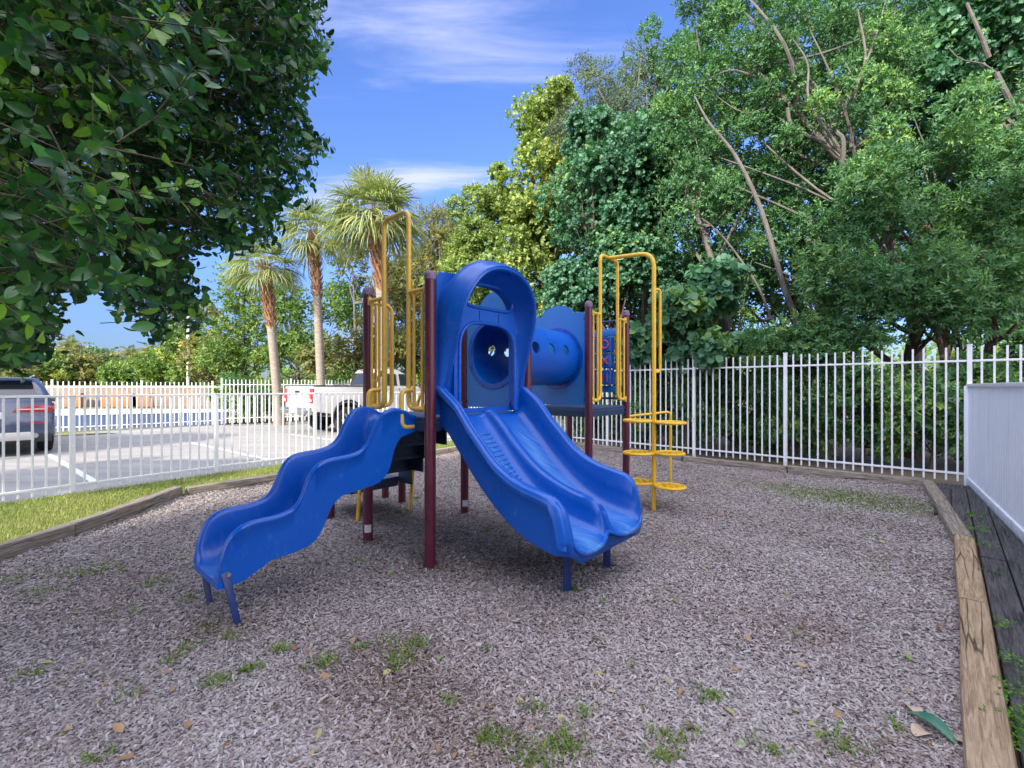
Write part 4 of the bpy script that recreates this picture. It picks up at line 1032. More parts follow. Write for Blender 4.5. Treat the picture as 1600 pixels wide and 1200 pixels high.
# yellow entry rails
def entry_rail(f, legs, posts, ztop, zrail, zlow, bars, m, label, r=.0205):
    """f(t, off, z) maps along the opening; legs (t0, t1); posts (t0, t1)"""
    mb = MB()
    mb.tube(fillet([f(posts[0], 0, zlow), f(legs[0], 0, zlow), f(legs[0], 0, ztop), f(legs[1], 0, ztop), f(legs[1], 0, zlow), f(posts[1], 0, zlow)], .085, 7), r, 12)
    for a, b in ((posts[0], legs[0]), (posts[1], legs[1])):
        mb.tube([f(a, 0, zrail), f(b, 0, zrail)], r * .85, 10)
        for k in range(bars):
            t = a + (b - a) * (k + .35) / bars
            mb.tube([f(t, 0, zlow), f(t, 0, zrail)], .0135, 8)
    o = part(mb, 'entry_rail', m, smooth=60); o['label'] = label
    for t, s_ in ((posts[0], 1), (posts[1], -1)):
        for z in (zlow, zrail):
            cb = MB(); cb.box(f(t, 0, z), (.03, .03, .075), U, V_); part(cb, 'clamp', m, o, bevel=.004)
    return o
fl = lambda t, off, z: W(-.012 - off, t, z)
er = entry_rail(fl, (.262, .622), (.045, .855), 2.875, 2.20, 1.245, 2, M['yellow2'], 'tall yellow hoop rail above the wavy slide')
for b in (.20, .685):
    mb = MB(); mb.tube(fillet([fl(b, 0, 1.395), fl(b, .115, 1.395), fl(b, .115, 1.10), fl(b, .0, 1.10)], .06, 6), .0185, 10); part(mb, 'hand_loop', M['yellow2'], er, smooth=60)
fr_ = lambda t, off, z: W(t, -.012 - off, z)
er2 = entry_rail(fr_, (A2 + .245, A2 + .673), (A2 + .045, A3 - .045), 3.03, 2.30, 1.265, 2, M['yellow'], 'tall yellow hoop rail beside the climber')
# guards either side of the stair opening (b = BW)
fs_ = lambda t, off, z: W(t, BW + .012 + off, z)
for p, q in ((.045, .262), (AW - .045, AW - .262)):
    mb = MB(); mb.tube(fillet([fs_(p, 0, 2.20), fs_(q, 0, 2.20), fs_(q, 0, 1.245), fs_(p, 0, 1.245)], .085, 7), .0195, 10)
    for k in range(2): t = p + (q - p) * (k + .4) / 2; mb.tube([fs_(t, 0, 1.245), fs_(t, 0, 2.2)], .0135, 8)
    part(mb, 'guard_rail', M['yellow2'], smooth=60)

# stairs, transfer platform and their handrails
def stairs():
    mb = MB(); n = 4
    for i in range(n):
        s0 = .02 + i * .20; z = DK - .17 * (i + 1)
        mb.box(W(.60, BW + s0 + .11, z - .02), (.66, .24, .04), U, V_)
        mb.box(W(.60, BW + s0 + .008, z + .065), (.66, .012, .13), U, V_)
        for a in (.27, .93): mb.box(W(a, BW + s0 + .10, z - .085), (.02, .25, .24), U, V_)
    o = part(mb, 'stairs', M['navy'], smooth=0)
    return o
st = stairs()
deck(.27, .93, BW + .84, BW + 1.34, .36, .045)
for a, b in ((.14, BW + .98), (1.06, BW + .98), (.14, BW + 1.34), (1.06, BW + 1.34)):
    mb = MB(); c = W(a, b); mb.tube([c - UZ * .05, c + UZ * .36], .0445, 16); part(mb, 'post', M['maroon'])
for a in (.27, .94):
    mb = MB(); mb.tube(fillet([fs_(a, .0, 1.72), fs_(a, .38, 1.40), fs_(a, .52, 1.22), fs_(a, .52, .9), fs_(a, .66 - .012, -.05)], .12, 6), .0185, 10)
    mb.tube([fs_(a, .34, 1.43), fs_(a, .36, .62)], .0165, 8)
    part(mb, 'handrail', M['yellow'], smooth=60)

# disc climber
def climber():
    am = A2 + .46; base = W(am, -.595)
    top = fr_(am, 0, 3.03)
    mb = MB(); bx, by = base.x, base.y
    mb.tube(fillet([top, Vector((bx, by, 2.985)), Vector((bx, by, -.05))], .17, 9), .0245, 14)
    o = part(mb, 'climber', M['yellow'], smooth=60); o['label'] = 'yellow pole climber with ring steps'
    sb = MB(); d = Vector((.95, .30, 0)).normalized(); c = Vector((bx, by, 0))
    sb.tube(fillet([c + UZ * 2.56, c + d * .085 + UZ * 2.56, c + d * .085 + UZ * 1.60, c + UZ * 1.60], .05, 6), .0165, 10); part(sb, 'hand_loop', M['yellow'], o, smooth=60)
    for z, ang in ((1.02, -32), (.655, 4), (.295, -38)):
        e = Vector((math.cos(R(ang)), math.sin(R(ang)), 0)); 
        for sg in (-1, 1):
            c2 = c + e * sg * .185 + UZ * (z + sg * -.004); pb = MB()
            rx, ry = .165, .15; g = Vector((-e.y, e.x, 0))
            ring = [c2 + e * math.cos(q) * rx + g * math.sin(q) * ry for q in np.linspace(0, 2 * math.pi, 28, endpoint=False)]
            pb.tube(ring, .0165, 8, closed=True)
            out = [(rx * .93 * math.cos(q), ry * .93 * math.sin(q)) for q in np.linspace(0, 2 * math.pi, 28, endpoint=False)]
            hs = [circle(.030, .075 * math.cos(q), .07 * math.sin(q), 12) for q in np.linspace(0, 2 * math.pi, 6, endpoint=False)]
            hs += [circle(.014, .128 * math.cos(q + .5), .115 * math.sin(q + .5), 8) for q in np.linspace(0, 2 * math.pi, 6, endpoint=False)] + [circle(.022, 0, 0, 10)]
            solid_plate(pb, out, hs, .012, c2, e, g, .08)
            part(pb, 'ring_step', M['yellow'], o, smooth=40)
    bb = MB(); q0 = W(A3, 0, 1.03); q1 = Vector((2.20, 6.32, 1.08)); bb.tube(fillet([q0, q1, Vector((2.20, 6.32, -.05))], .07, 6), .0175, 10)
    part(bb, 'support_leg', M['yellow'], o, smooth=60)
climber()
#@@CARS
# ================================================================== VEHICLES (local x right, y forward, z up)
def arc_notch(y0, r, z0, n=10):           # wheel-arch points from rear to front
    return [(y0 + r * math.cos(math.pi - math.pi * k / n), z0 + r * math.sin(math.pi - math.pi * k / n)) for k in range(n + 1)]
def side_body(mb, prof, w, inset, tuck=None, mi=0):
    """side outline (y, z) carried across the width with softened edges"""
    cy = sum(p[0] for p in prof) / len(prof); cz = sum(p[1] for p in prof) / len(prof)
    rows = []
    for x, k in ((-w, inset), (-w + inset * .35, inset * .3), (-w + inset, 0), (w - inset, 0), (w - inset * .35, inset * .3), (w, inset)):
        rows.append([Vector((x, y + (k if y < cy else -k) * (1 if abs(y - cy) > .8 * max(abs(q[0] - cy) for q in prof) else 0), z - (k if z > cz else 0))) for y, z in prof])
    mb.loft(rows, mi=mi)
def wheel(parent, x, y, r, wd):
    c = Vector((x, y, r)); s = 1 if x > 0 else -1
    mb = MB(); prof = [(r * .60, -wd / 2), (r * .93, -wd / 2), (r, -wd * .36), (r, wd * .36), (r * .93, wd / 2), (r * .60, wd / 2)]
    rows = [[c + Vector((q, p * math.cos(2 * math.pi * k / 32), p * math.sin(2 * math.pi * k / 32))) for k in range(32)] for p, q in prof]
    mb.grid(rows, close_u=True, close_v=True)
    t = mb.build('tyre', M['rubber'], parent, smooth=50)
    rb = MB(); f = c + Vector((s * wd * .36, 0, 0))
    rb.grid([[f + Vector((q * s, p * math.cos(2 * math.pi * k / 32), p * math.sin(2 * math.pi * k / 32))) for k in range(32)] for p, q in ((r * .62, .05), (r * .60, .03), (r * .55, -.06))], close_u=True)
    for k in range(6):
        a = 2 * math.pi * k / 6; d = Vector((0, math.cos(a), math.sin(a))); e = Vector((0, -math.sin(a), math.cos(a)))
        rb.box(f + d * r * .33, (.03, r * .56, r * .16), (1, 0, 0), d, e)
    rb.disc(f + Vector((s * .01, 0, 0)), (1, 0, 0), r * .14, .05, 16)
    rb.disc(f - Vector((s * .08, 0, 0)), (1, 0, 0), r * .56, .01, 24, mi=1)
    rb.build('rim', [M['rim'], M['black']], t, smooth=40)
def quad_slab(mb, pts, th, mi=0):          # thin pane through four or more points
    P = [Vector(p) for p in pts]; n = (P[1] - P[0]).cross(P[2] - P[0]).normalized() * th / 2
    mb.loft([[p - n for p in P], [p + n for p in P]], mi=mi)

def pickup():
    h = U; rt = Vector((h.y, -h.x, 0)); c = Vector((-5.9, 13.5, 0)) - rt * .99 + h * 2.85
    root = empty('pickup_truck', (c.x, c.y, -.02), 'white extended cab pickup truck parked beside the far hedge', 'pickup truck', rz=math.atan2(h.y, h.x) - math.pi / 2)
    r = .41; ya, yb = -1.72, 1.95
    low = [(-2.85, .72), (-2.86, 1.36), (-2.84, 1.47), (-.72, 1.47), (-.70, 1.44), (1.15, 1.44), (1.25, 1.42), (2.55, 1.32), (2.80, 1.22), (2.86, .95), (2.84, .62)] + [(yb + .5, .56)] + arc_notch(yb, .50, .52)[::-1] + [(ya + .5, .56)] + arc_notch(ya, .50, .52)[::-1] + [(ya - .52, .62)]
    mb = MB(); side_body(mb, low, .99, .05); mb.build('body', M['carwhite'], root, smooth=35)
    ab = MB()
    for y in (ya, yb):
        for s in (-1, 1):
            pts = [Vector((s * .992, y + .505 * math.cos(q), .52 + .505 * math.sin(q))) for q in np.linspace(-.1, math.pi + .1, 16)]
            ab.tube(pts, .035, 6)
    ab.build('fender_flare', M['black'], root, smooth=50)
    # cab
    cb = MB(); secs = [(1.43, -.70, 1.30, .93), (1.62, -.66, 1.02, .90), (1.90, -.58, .62, .82), (2.05, -.46, .34, .75), (2.09, -.30, .20, .66)]
    rows = []
    for z, y0, y1, hw in secs:
        q = .10; rows.append([Vector(p) for p in ((-hw + q, y0, z), (-hw, y0 + q, z), (-hw, y1 - q, z), (-hw + q, y1, z), (hw - q, y1, z), (hw, y1 - q, z), (hw, y0 + q, z), (hw - q, y0, z))])
    cb.loft(rows); cab = cb.build('cab', M['carwhite'], root, smooth=40)
    gb = MB()                               # side windows: rear quarter and door each side
    for s in (-1, 1):
        wb = MB(); quad_slab(wb, [(s * .925, -.50, 1.50), (s * .925, .12, 1.50), (s * .838, .12, 1.90), (s * .838, -.42, 1.90)], .02); wb.build('window', M['glass'], cab, smooth=0)
        wb = MB(); quad_slab(wb, [(s * .925, .24, 1.50), (s * .925, 1.02, 1.50), (s * .842, .52, 1.90), (s * .842, .24, 1.90)], .02); wb.build('window', M['glass'], cab, smooth=0)
    wb = MB(); quad_slab(wb, [(-.76, -.69, 1.52), (.76, -.69, 1.52), (.68, -.595, 1.93), (-.68, -.595, 1.93)], .02); wb.build('rear_window', M['glass'], cab, smooth=0)
    wb = MB(); quad_slab(wb, [(-.78, 1.20, 1.50), (.78, 1.20, 1.50), (.68, .62, 1.92), (-.68, .62, 1.92)], .02); wb.build('windscreen', M['glass'], cab, smooth=0)
    bb = MB(); bb.box((0, -.585, 2.02), (.42, .03, .04)); bb.build('brake_light', M['red'], cab, bevel=.008)
    # bed: dark rim and inside
    tb = MB(); tb.box((-.93, -1.78, 1.485), (.11, 2.12, .035)); tb.box((.93, -1.78, 1.485), (.11, 2.12, .035)); tb.box((0, -2.80, 1.485), (1.9, .09, .03)); tb.build('bed_rail', M['black'], root, bevel=.008)
    nb = MB(); nb.box((0, -1.78, 1.474), (1.74, 1.95, .006)); nb.build('bed_liner', M['black'], root)
    # tailgate, lamps, bumper, plate
    tg = MB(); tg.box((0, -2.862, 1.17), (1.42, .03, .54)); tgo = tg.build('tailgate', M['carwhite'], root, bevel=.02)
    hb = MB(); hb.box((0, -2.882, 1.30), (.30, .02, .07)); hb.build('handle', M['black'], tgo, bevel=.008)
    for s in (-1, 1):
        l = MB(); l.box((s * .90, -2.835, 1.18), (.17, .10, .44)); lo = l.build('tail_lamp', M['red'], root, bevel=.02)
        l = MB(); l.box((s * .90, -2.888, 1.04), (.12, .02, .06)); l.build('reversing_lens', M['lens'], lo, bevel=.006)
    bp = MB(); bp.box((0, -2.93, .72), (1.86, .20, .22)); bo = bp.build('bumper', M['chrome'], root, bevel=.03)
    pb = MB(); pb.box((0, -3.035, .74), (.31, .015, .155)); pb.build('licence_plate', M['plate'], bo, bevel=.004)
    db = MB()
    for s in (-1, 1): db.box((s * .995, .18, 1.02), (.006, .012, .75)); db.box((s * .995, 1.16, 1.02), (.006, .012, .75)); db.box((s * 1.002, .40, 1.30), (.02, .16, .03))
    db.build('door_seam', M['black'], root)
    for s in (-1, 1):
        mm = MB(); mm.box((s * 1.10, 1.02, 1.52), (.20, .09, .20)); mm.build('wing_mirror', M['black'], root, bevel=.03)
    for x in (-.88, .88):
        for y in (ya, yb): wheel(root, x, y, r, .27)
    ub = MB(); ub.box((0, 0, .62), (1.5, 5.2, .12)); ub.build('chassis', M['black'], root)
pickup()

def suv():
    h = V_; rt = Vector((h.y, -h.x, 0)); c = Vector((-9.92, 9.90, 0)) - rt * .94 + h * 2.33
    root = empty('parked_car', (c.x, c.y, -.02), 'blue grey car parked behind the low fence, seen from the rear', 'car', rz=math.atan2(h.y, h.x) - math.pi / 2)
    r = .37; ya, yb = -1.38, 1.45
    low = [(-2.30, .42), (-2.34, .70), (-2.27, .95), (-2.20, 1.12), (-1.2, 1.13), (.9, 1.08), (1.9, .98), (2.28, .84), (2.35, .60), (2.30, .34), (yb + .42, .30)] + arc_notch(yb, .42, .36)[::-1] + [(ya + .42, .30)] + arc_notch(ya, .42, .36)[::-1] + [(ya - .44, .34)]
    mb = MB(); side_body(mb, low, .94, .07); mb.build('body', M['carblue'], root, smooth=35)
    cb = MB(); rows = []
    for z, y0, y1, hw in [(1.11, -2.17, 1.02, .90), (1.25, -2.10, .82, .87), (1.50, -1.84, .34, .78), (1.62, -1.70, .02, .71), (1.66, -1.5, -.2, .60)]:
        q = .12; rows.append([Vector(p) for p in ((-hw + q, y0, z), (-hw, y0 + q, z), (-hw, y1 - q, z), (-hw + q, y1, z), (hw - q, y1, z), (hw, y1 - q, z), (hw, y0 + q, z), (hw - q, y0, z))])
    cb.loft(rows); cab = cb.build('roof', M['carblue'], root, smooth=40)
    wb = MB(); quad_slab(wb, [(-.70, -2.125, 1.20), (.70, -2.125, 1.20), (.60, -1.83, 1.535), (-.60, -1.83, 1.535)], .02); wb.build('rear_window', M['glass'], cab, smooth=0)
    for s in (-1, 1):
        for y0, y1 in ((-1.75, -.95), (-.88, -.05), (.02, .62)):
            wb = MB(); quad_slab(wb, [(s * .892, y0, 1.16), (s * .892, y1, 1.16), (s * .795, min(y1, .28), 1.48), (s * .795, y0 + .12, 1.48)], .02); wb.build('window', M['glass'], cab, smooth=0)
        rb = MB(); rb.tube([(s * .64, -1.5, 1.70), (s * .64, .0, 1.70)], .018, 6); rb.build('roof_rail', M['chrome'], cab)
    sb = MB(); sb.box((0, -1.86, 1.625), (1.25, .28, .03)); sb.build('spoiler', M['carblue'], cab, bevel=.01)
    wb = MB(); quad_slab(wb, [(-.72, .93, 1.17), (.72, .93, 1.17), (.62, .32, 1.52), (-.62, .32, 1.52)], .02); wb.build('windscreen', M['glass'], cab, smooth=0)
    for s in (-1, 1):
        l = MB(); l.prism([(s * .30, .92), (s * .88, .90), (s * .92, 1.02), (s * .74, 1.07), (s * .36, 1.0)], .10, (0, -2.245, 0), (1, 0, 0), (0, 0, 1)); lo = l.build('tail_lamp', M['red'], root, bevel=.01)
        l = MB(); l.box((s * .60, -2.300, .975), (.40, .012, .018)); l.build('lamp_strip', M['lens'], lo)
        e = MB(); e.tube([(s * .62, -2.25, .42), (s * .62, -2.385, .42)], .055, 14); e.build('exhaust', M['chrome'], root)
        rf = MB(); rf.box((s * .66, -2.345, .68), (.30, .02, .035)); rf.build('reflector', M['red'], root)
        mm = MB(); mm.box((s * 1.02, .62, 1.13), (.20, .12, .14)); mm.build('wing_mirror', M['carblue'], root, bevel=.03)
    pb = MB(); pb.box((0, -2.305, .84), (.36, .02, .17)); pb.build('licence_plate', M['plate'], root, bevel=.005)
    bp = MB(); bp.prism([(-.62, .33), (.62, .33), (.56, .50), (-.56, .50)], .10, (0, -2.33, 0), (1, 0, 0), (0, 0, 1)); bp.build('bumper_guard', M['bumper'], root, bevel=.02)
    tb = MB(); tb.box((0, -2.30, .36), (1.75, .10, .16)); tb.build('lower_trim', M['black'], root, bevel=.02)
    eb = MB(); eb.disc((0, -2.262, 1.02), (0, 1, 0), .04, .02, 18); eb.disc((0, -2.274, 1.02), (0, 1, 0), .028, .01, 18, mi=1); eb.build('emblem', [M['black'], M['lens']], root)
    for x in (-.82, .82):
        for y in (ya, yb): wheel(root, x, y, r, .24)
    ub = MB(); ub.box((0, 0, .38), (1.5, 4.2, .12)); ub.build('chassis', M['black'], root)
suv()
#@@TREES
# ================================================================== TREES
def E(px, py, Z, rpx, rpy, rz): return (np.array(at(px, py, Z)), np.array([rpx * Z / F, rz, rpy * Z / F]))
def G(px, Z): return Vector(((px - 800) / F * Z, Z, -.03))
def T(*pts): return [at(*p) if p[1] is not None else G(p[0], p[2]) for p in pts]

# ---- the overhanging tree at the upper left, close to the camera
def near_tree():
    rng = np.random.default_rng(77)
    poly = [(-400, -400), (495, -400), (500, 10), (478, 45), (515, 58), (512, 95), (482, 130), (466, 165), (478, 205), (522, 226), (520, 240), (468, 243), (490, 275), (478, 300), (443, 318), (440, 342), (420, 350), (436, 374), (392, 380), (352, 400), (330, 384), (300, 376), (292, 420), (300, 440), (334, 466), (300, 474), (314, 508), (270, 500), (255, 530), (236, 536), (215, 512), (195, 497), (165, 478), (150, 460), (112, 445), (80, 450), (55, 440), (60, 470), (115, 492), (90, 508), (70, 500), (82, 540), (60, 566), (-400, 560)]
    tb = Vector((-3.7, 1.0, -.02)); root = empty('broadleaf_tree', tb, 'dark glossy leaved tree overhanging the upper left corner, close to the camera', 'tree')
    P, D = [], []
    while sum(map(len, P)) < 6300:
        n = 4000; Z = rng.uniform(1.15, 3.9, n); px = rng.uniform(-330, 530, n); py = rng.uniform(-330, 570, n)
        # nearest sprays hang only at the far left
        ok = in_poly(px + rng.normal(0, 12, n), py + rng.normal(0, 12, n), poly) & ((Z > 1.9) | (px < 190 + 60 * rng.normal(0, 1, n))) & ((Z > 1.6) | (rng.random(n) < .35))
        Z, px, py = Z[ok], px[ok], py[ok]
        q = np.stack([(px - 800) / F * Z, Z, HC + (YH - py) / F * Z], 1)
        ok = q[:, 2] < 4.6 - .12 * (q[:, 0] + 1.2) ** 2
        # sprays gather along boughs and leave dark hollows between them
        ok &= (np.sin(q[:, 0] * 5.1 + q[:, 1] * 3 + 2 * np.sin(q[:, 2] * 2)) * np.sin(q[:, 2] * 6.3 + q[:, 1] * 2.2) + .5 * np.sin(q[:, 1] * 9 + q[:, 0] * 4) + rng.normal(0, .25, len(q)) > -.02)
        q = q[ok]; P.append(q)
        d = unit(q - np.array([[-3.0, 1.4, 3.2]])); D.append(unit(d * .8 + rng.normal(0, .55, q.shape) + np.array([.25, 0, -.12])))
    P = np.concatenate(P); D = np.concatenate(D)
    sl_ = .19
    Pl, A, N, L, W_ = shoot_leaves(rng, P, D, 8, sl_, .058, .031, 52, .05)
    tip_px = 800 + F * (Pl[:, 0] + A[:, 0] * L) / np.maximum(Pl[:, 1] + A[:, 1] * L, .1); tip_py = YH - F * (Pl[:, 2] + A[:, 2] * L - HC) / np.maximum(Pl[:, 1] + A[:, 1] * L, .1)
    ok = (Pl[:, 1] > .95)
    big = [(x * 1.0 + (5 if x > 0 else 0), y + 5) for x, y in poly]
    jx, jy = np.tile(rng.normal(0, 9, len(P)), 8), np.tile(rng.normal(0, 9, len(P)), 8); far = np.tile(rng.random(len(P)) < .06, 8) * np.tile(rng.uniform(10, 34, len(P)), 8)
    ok &= in_poly(tip_px + jx - far, tip_py + jy - far * .4, big)
    Pl, A, N, L, W_ = Pl[ok], A[ok], N[ok], L[ok], W_[ok]
    young = np.tile(rng.random(len(P)) < np.where(P[:, 1] < 1.9, .30, .10), 8)[ok]
    tint = np.clip(rng.normal(.42, .2, len(Pl)) + young * .5, 0, 1)
    # two more cross rows per leaf give the near blades a curved outline
    S = np.cross(A, N); LL, WW = L[:, None], W_[:, None]
    prof = [(0, .06), (.14, .30), (.34, .49), (.58, .50), (.80, .33), (.94, .12), (1.0, .0)]
    rows = []
    for t, hw in prof:
        c = Pl + A * LL * t - N * LL * .16 * t * t; rows += [c - S * WW * hw + N * WW * hw * .30, c, c + S * WW * hw + N * WW * hw * .30]
    V = np.stack(rows, 1); fs = []
    for i in range(len(prof) - 1):
        for k in (0, 1): fs.append((3 * i + k, 3 * i + k + 1, 3 * i + 4 + k, 3 * i + 3 + k))
    o = mesh_np('crown', V, 21, fs, tint, M['lf_near'], root, tb); o.data.shade_smooth()
    # twigs
    ref = unit(np.cross(D, rng.normal(0, 1, D.shape))); r2 = np.cross(D, ref); tw = []
    for end, rad in ((-.10, .0028), (sl_ * 1.02, .0012)):
        for k in range(3):
            a = 2 * math.pi * k / 3; tw.append(P + D * end + ref * (rad * math.cos(a)) + r2 * (rad * math.sin(a)))
    keep = ok.reshape(8, -1).sum(0) >= 7; tw = np.stack(tw, 1)[keep]
    mesh_np('twigs', tw, 6, [(0, 1, 4, 3), (1, 2, 5, 4), (2, 0, 3, 5)], np.full(len(tw), .5), M['darkbark'], root, tb)
    mb = MB(); tr = spline([tb, (-3.6, 1.1, 1.0), (-3.35, 1.3, 2.1), (-3.1, 1.5, 3.2), (-2.7, 1.8, 4.2)], 6); k = len(tr)
    mb.tube(tr, [.16 - .11 * j / (k - 1) for j in range(k)], 12)
    for j in range(26):
        e = Vector(P[int(rng.integers(len(P)))]); s = tr[int(rng.integers(k // 2, k))]; mid = s.lerp(e, .55) + Vector((0, 0, .12)) + Vector(rng.normal(0, .08, 3))
        q = spline([s, mid, e], 5); m = len(q); r0 = rng.uniform(.014, .035); mb.tube(q, [r0 * (1 - .85 * i / (m - 1)) for i in range(m)], 6)
    mb.build('trunk', M['bark'], root, tb, smooth=60)
near_tree()

RG = 'trees crowding behind the tall white fence'
SH = (7, .16, .095, .036, 50, 0, 0)       # narrow leaf rosettes
GR = (7, .18, .088, .088, 62, 1, .05)       # round sea-grape leaves
# round-leaved tree in the shade, left part of the right hand thicket
tree('sea_grape_tree', 'round leaved dark bluish green tree directly behind the tunnel and yellow climber', 'tree', RG, T((985, None, 12.6), (965, 480, 12.5), (930, 380, 12.5), (920, 280, 12.6)), .13,
     [E(930, 330, 12.4, 95, 120, 1.4), E(1000, 260, 12.2, 70, 90, 1.2), E(905, 470, 12.6, 60, 70, 1.0), E(985, 400, 12.4, 70, 90, 1.1)], 80, (.40, .72), 105, GR, 'lf_grape', 101, 'darkbark', extra=[(T((1010, None, 12.8), (1015, 420, 12.6), (1020, 300, 12.5)), .07, .03)])
# wispy grey one above it
tree('wispy_tree', 'wispy grey green tree with bare twigs above the round leaved tree', 'tree', RG, T((1010, None, 14.6), (1005, 400, 14.5), (985, 230, 14.4), (960, 130, 14.3)), .12,
     [E(960, 150, 14.3, 70, 65, 1.3), E(1010, 210, 14.0, 90, 60, 1.3), E(900, 260, 14.2, 60, 55, 1.1), E(1030, 100, 14.6, 60, 45, 1.1), E(930, 200, 14.0, 70, 60, 1.2)], 60, (.40, .75), 95, (6, .22, .085, .028, 40, 0, .1), 'lf_grey', 102, 'bark', limbfrac=1, tips=7)
# sunlit yellow-green trees
tree('sunlit_tree', 'tall sunlit yellow green tree rising left of the shaded thicket', 'tree', RG, T((860, None, 16.2), (855, 450, 16.2), (850, 300, 16.2), (852, 200, 16.2)), .14,
     [E(850, 200, 16.2, 50, 62, 1.3), E(845, 300, 16.0, 75, 90, 1.6), E(820, 420, 15.8, 85, 90, 1.7), E(870, 400, 16.3, 70, 110, 1.5), E(872, 160, 16.3, 32, 36, .9), E(800, 330, 16.4, 50, 60, 1.2), E(820, 500, 15.6, 90, 60, 1.5)], 100, (.36, .75), 74, (6, .2, .12, .10, 60, 1, .08), 'lf_lit', 103, 'bark')
tree('sunlit_tree', 'lower sunlit tree with upright leafy sprays between the palms and the tall yellow green tree', 'tree', RG, T((745, None, 16.8), (742, 480, 16.8), (740, 360, 16.8)), .10,
     [E(735, 330, 16.6, 32, 48, .9), E(750, 390, 16.5, 55, 60, 1.3), E(720, 450, 16.4, 45, 60, 1.2), E(770, 330, 16.8, 36, 40, .9), E(770, 470, 16.2, 60, 60, 1.3), E(715, 520, 16.2, 60, 50, 1.2)], 74, (.32, .62), 66, (6, .26, .13, .075, 50, 0, .05), 'lf_lit', 104, 'bark', up=.6, tshift=-.12)
# sprawling tree with pale crooked limbs
tree('sprawling_tree', 'sprawling tree with crooked pale limbs at the top right', 'tree', RG, T((1440, None, 10.6), (1425, 500, 10.6), (1370, 330, 10.6), (1290, 225, 10.6), (1175, 105, 10.6)), .13,
     [E(1120, 90, 10.8, 95, 75, 1.2), E(1230, 55, 10.8, 90, 70, 1.2), E(1290, 150, 10.4, 90, 75, 1.1), E(1180, 190, 10.8, 70, 60, 1.0), E(1080, 160, 11.0, 50, 60, .9), E(1370, 60, 10.8, 80, 80, 1.1), E(1150, -20, 11.2, 130, 60, 1.3), E(1320, -50, 11.2, 130, 70, 1.3), E(1080, 240, 11.4, 60, 60, .9), E(1370, 170, 11.2, 80, 70, 1.0)], 135, (.30, .55), 62, (7, .16, .085, .038, 50, 0, 0), 'lf_shrub', 105, 'bark', limbfrac=.22, ends=.35, tshift=-.05,
     extra=[(T((1290, None, 10.0), (1250, 520, 9.9), (1225, 450, 9.8), (1190, 330, 9.8), (1150, 245, 9.8), (1108, 192, 9.8), (1085, 150, 9.9)), .075, .014), (T((1330, 230, 10.2), (1335, 150, 10.0), (1352, 90, 10.0), (1340, 15, 10.0)), .038, .018), (T((1310, 230, 10.0), (1265, 160, 9.9), (1262, 100, 9.9), (1238, 60, 9.9)), .034, .012), (T((1290, 225, 10.3), (1240, 200, 10.1), (1230, 168, 10.0)), .045, .035), (T((1180, 120, 10.4), (1140, 110, 10.3), (1095, 130, 10.3)), .03, .012), (T((1310, 300, 10.1), (1318, 225, 10.0), (1305, 205, 10.0)), .05, .045)])
# bright rosette-leaved shrub mass
tree('leafy_tree', 'bright green tree of narrow leaf rosettes, largest mass behind the fence', 'tree', RG, T((1425, None, 9.3), (1422, 560, 9.3), (1440, 480, 9.3), (1430, 380, 9.2)), .15,
     [E(1330, 300, 9.0, 85, 85, 1.0), E(1440, 250, 9.0, 110, 90, 1.1), E(1420, 400, 8.6, 110, 90, 1.0), E(1300, 420, 8.9, 75, 80, .9), E(1380, 480, 8.5, 110, 60, .9)], 78, (.26, .50), 66, SH, 'lf_shrub', 106, 'darkbark', limbfrac=.25, extra=[(T((1500, None, 9.0), (1500, 560, 9.0), (1470, 440, 9.0)), .08, .04)])
tree('leafy_tree', 'bright green leafy tree cut by the right edge of the picture', 'tree', RG, T((1545, None, 8.6), (1545, 560, 8.6), (1560, 450, 8.6)), .13,
     [E(1560, 300, 8.6, 100, 90, 1.0), E(1550, 430, 8.2, 100, 80, .9), E(1660, 350, 8.4, 110, 120, 1.0), E(1520, 500, 8.0, 80, 50, .8), E(1610, 190, 8.8, 80, 80, .9)], 66, (.28, .52), 64, SH, 'lf_shrub', 107, 'darkbark', limbfrac=.25)
tree('broadleaf_tree', 'dark broad leaved tree with a few yellow leaves in the top right corner', 'tree', RG, T((1700, None, 11.2), (1660, 400, 11.2), (1600, 190, 11.2), (1540, 60, 11.2), (1500, -30, 11.2)), .12,
     [E(1500, 40, 11.3, 100, 80, 1.3), E(1590, 90, 11.3, 100, 90, 1.3), E(1440, 120, 11.4, 70, 70, 1.1), E(1560, -60, 11.3, 140, 80, 1.4), E(1680, 60, 11.2, 110, 140, 1.3), E(1500, 150, 11.8, 90, 80, 1.1)], 84, (.36, .62), 56, (5, .18, .14, .10, 60, 1, .05), 'lf_grape', 108, 'bark', limbfrac=.25, extra=[(T((1660, 330, 10.6), (1625, 235, 10.4), (1585, 170, 10.2), (1556, 114, 10.1)), .075, .05), (T((1556, 114, 10.1), (1535, 100, 10.0), (1500, 92, 9.9), (1478, 70, 9.9)), .022, .006), (T((1545, 90, 10.2), (1530, 50, 10.1), (1510, 5, 10.1)), .05, .03)])
tree('sea_grape_shrub', 'low round leaved shrub right behind the yellow climber, above the fence top', 'shrub', RG, T((1075, None, 9.9), (1075, 600, 9.9), (1070, 520, 9.9)), .07,
     [E(1060, 490, 9.8, 70, 55, .7), E(1030, 540, 10.2, 60, 50, .7), E(1100, 560, 9.6, 60, 50, .6), E(1110, 450, 10.4, 40, 60, .6)], 30, (.26, .42), 44, (5, .17, .17, .17, 60, 1, .05), 'lf_grape', 109, 'darkbark', tshift=.12)
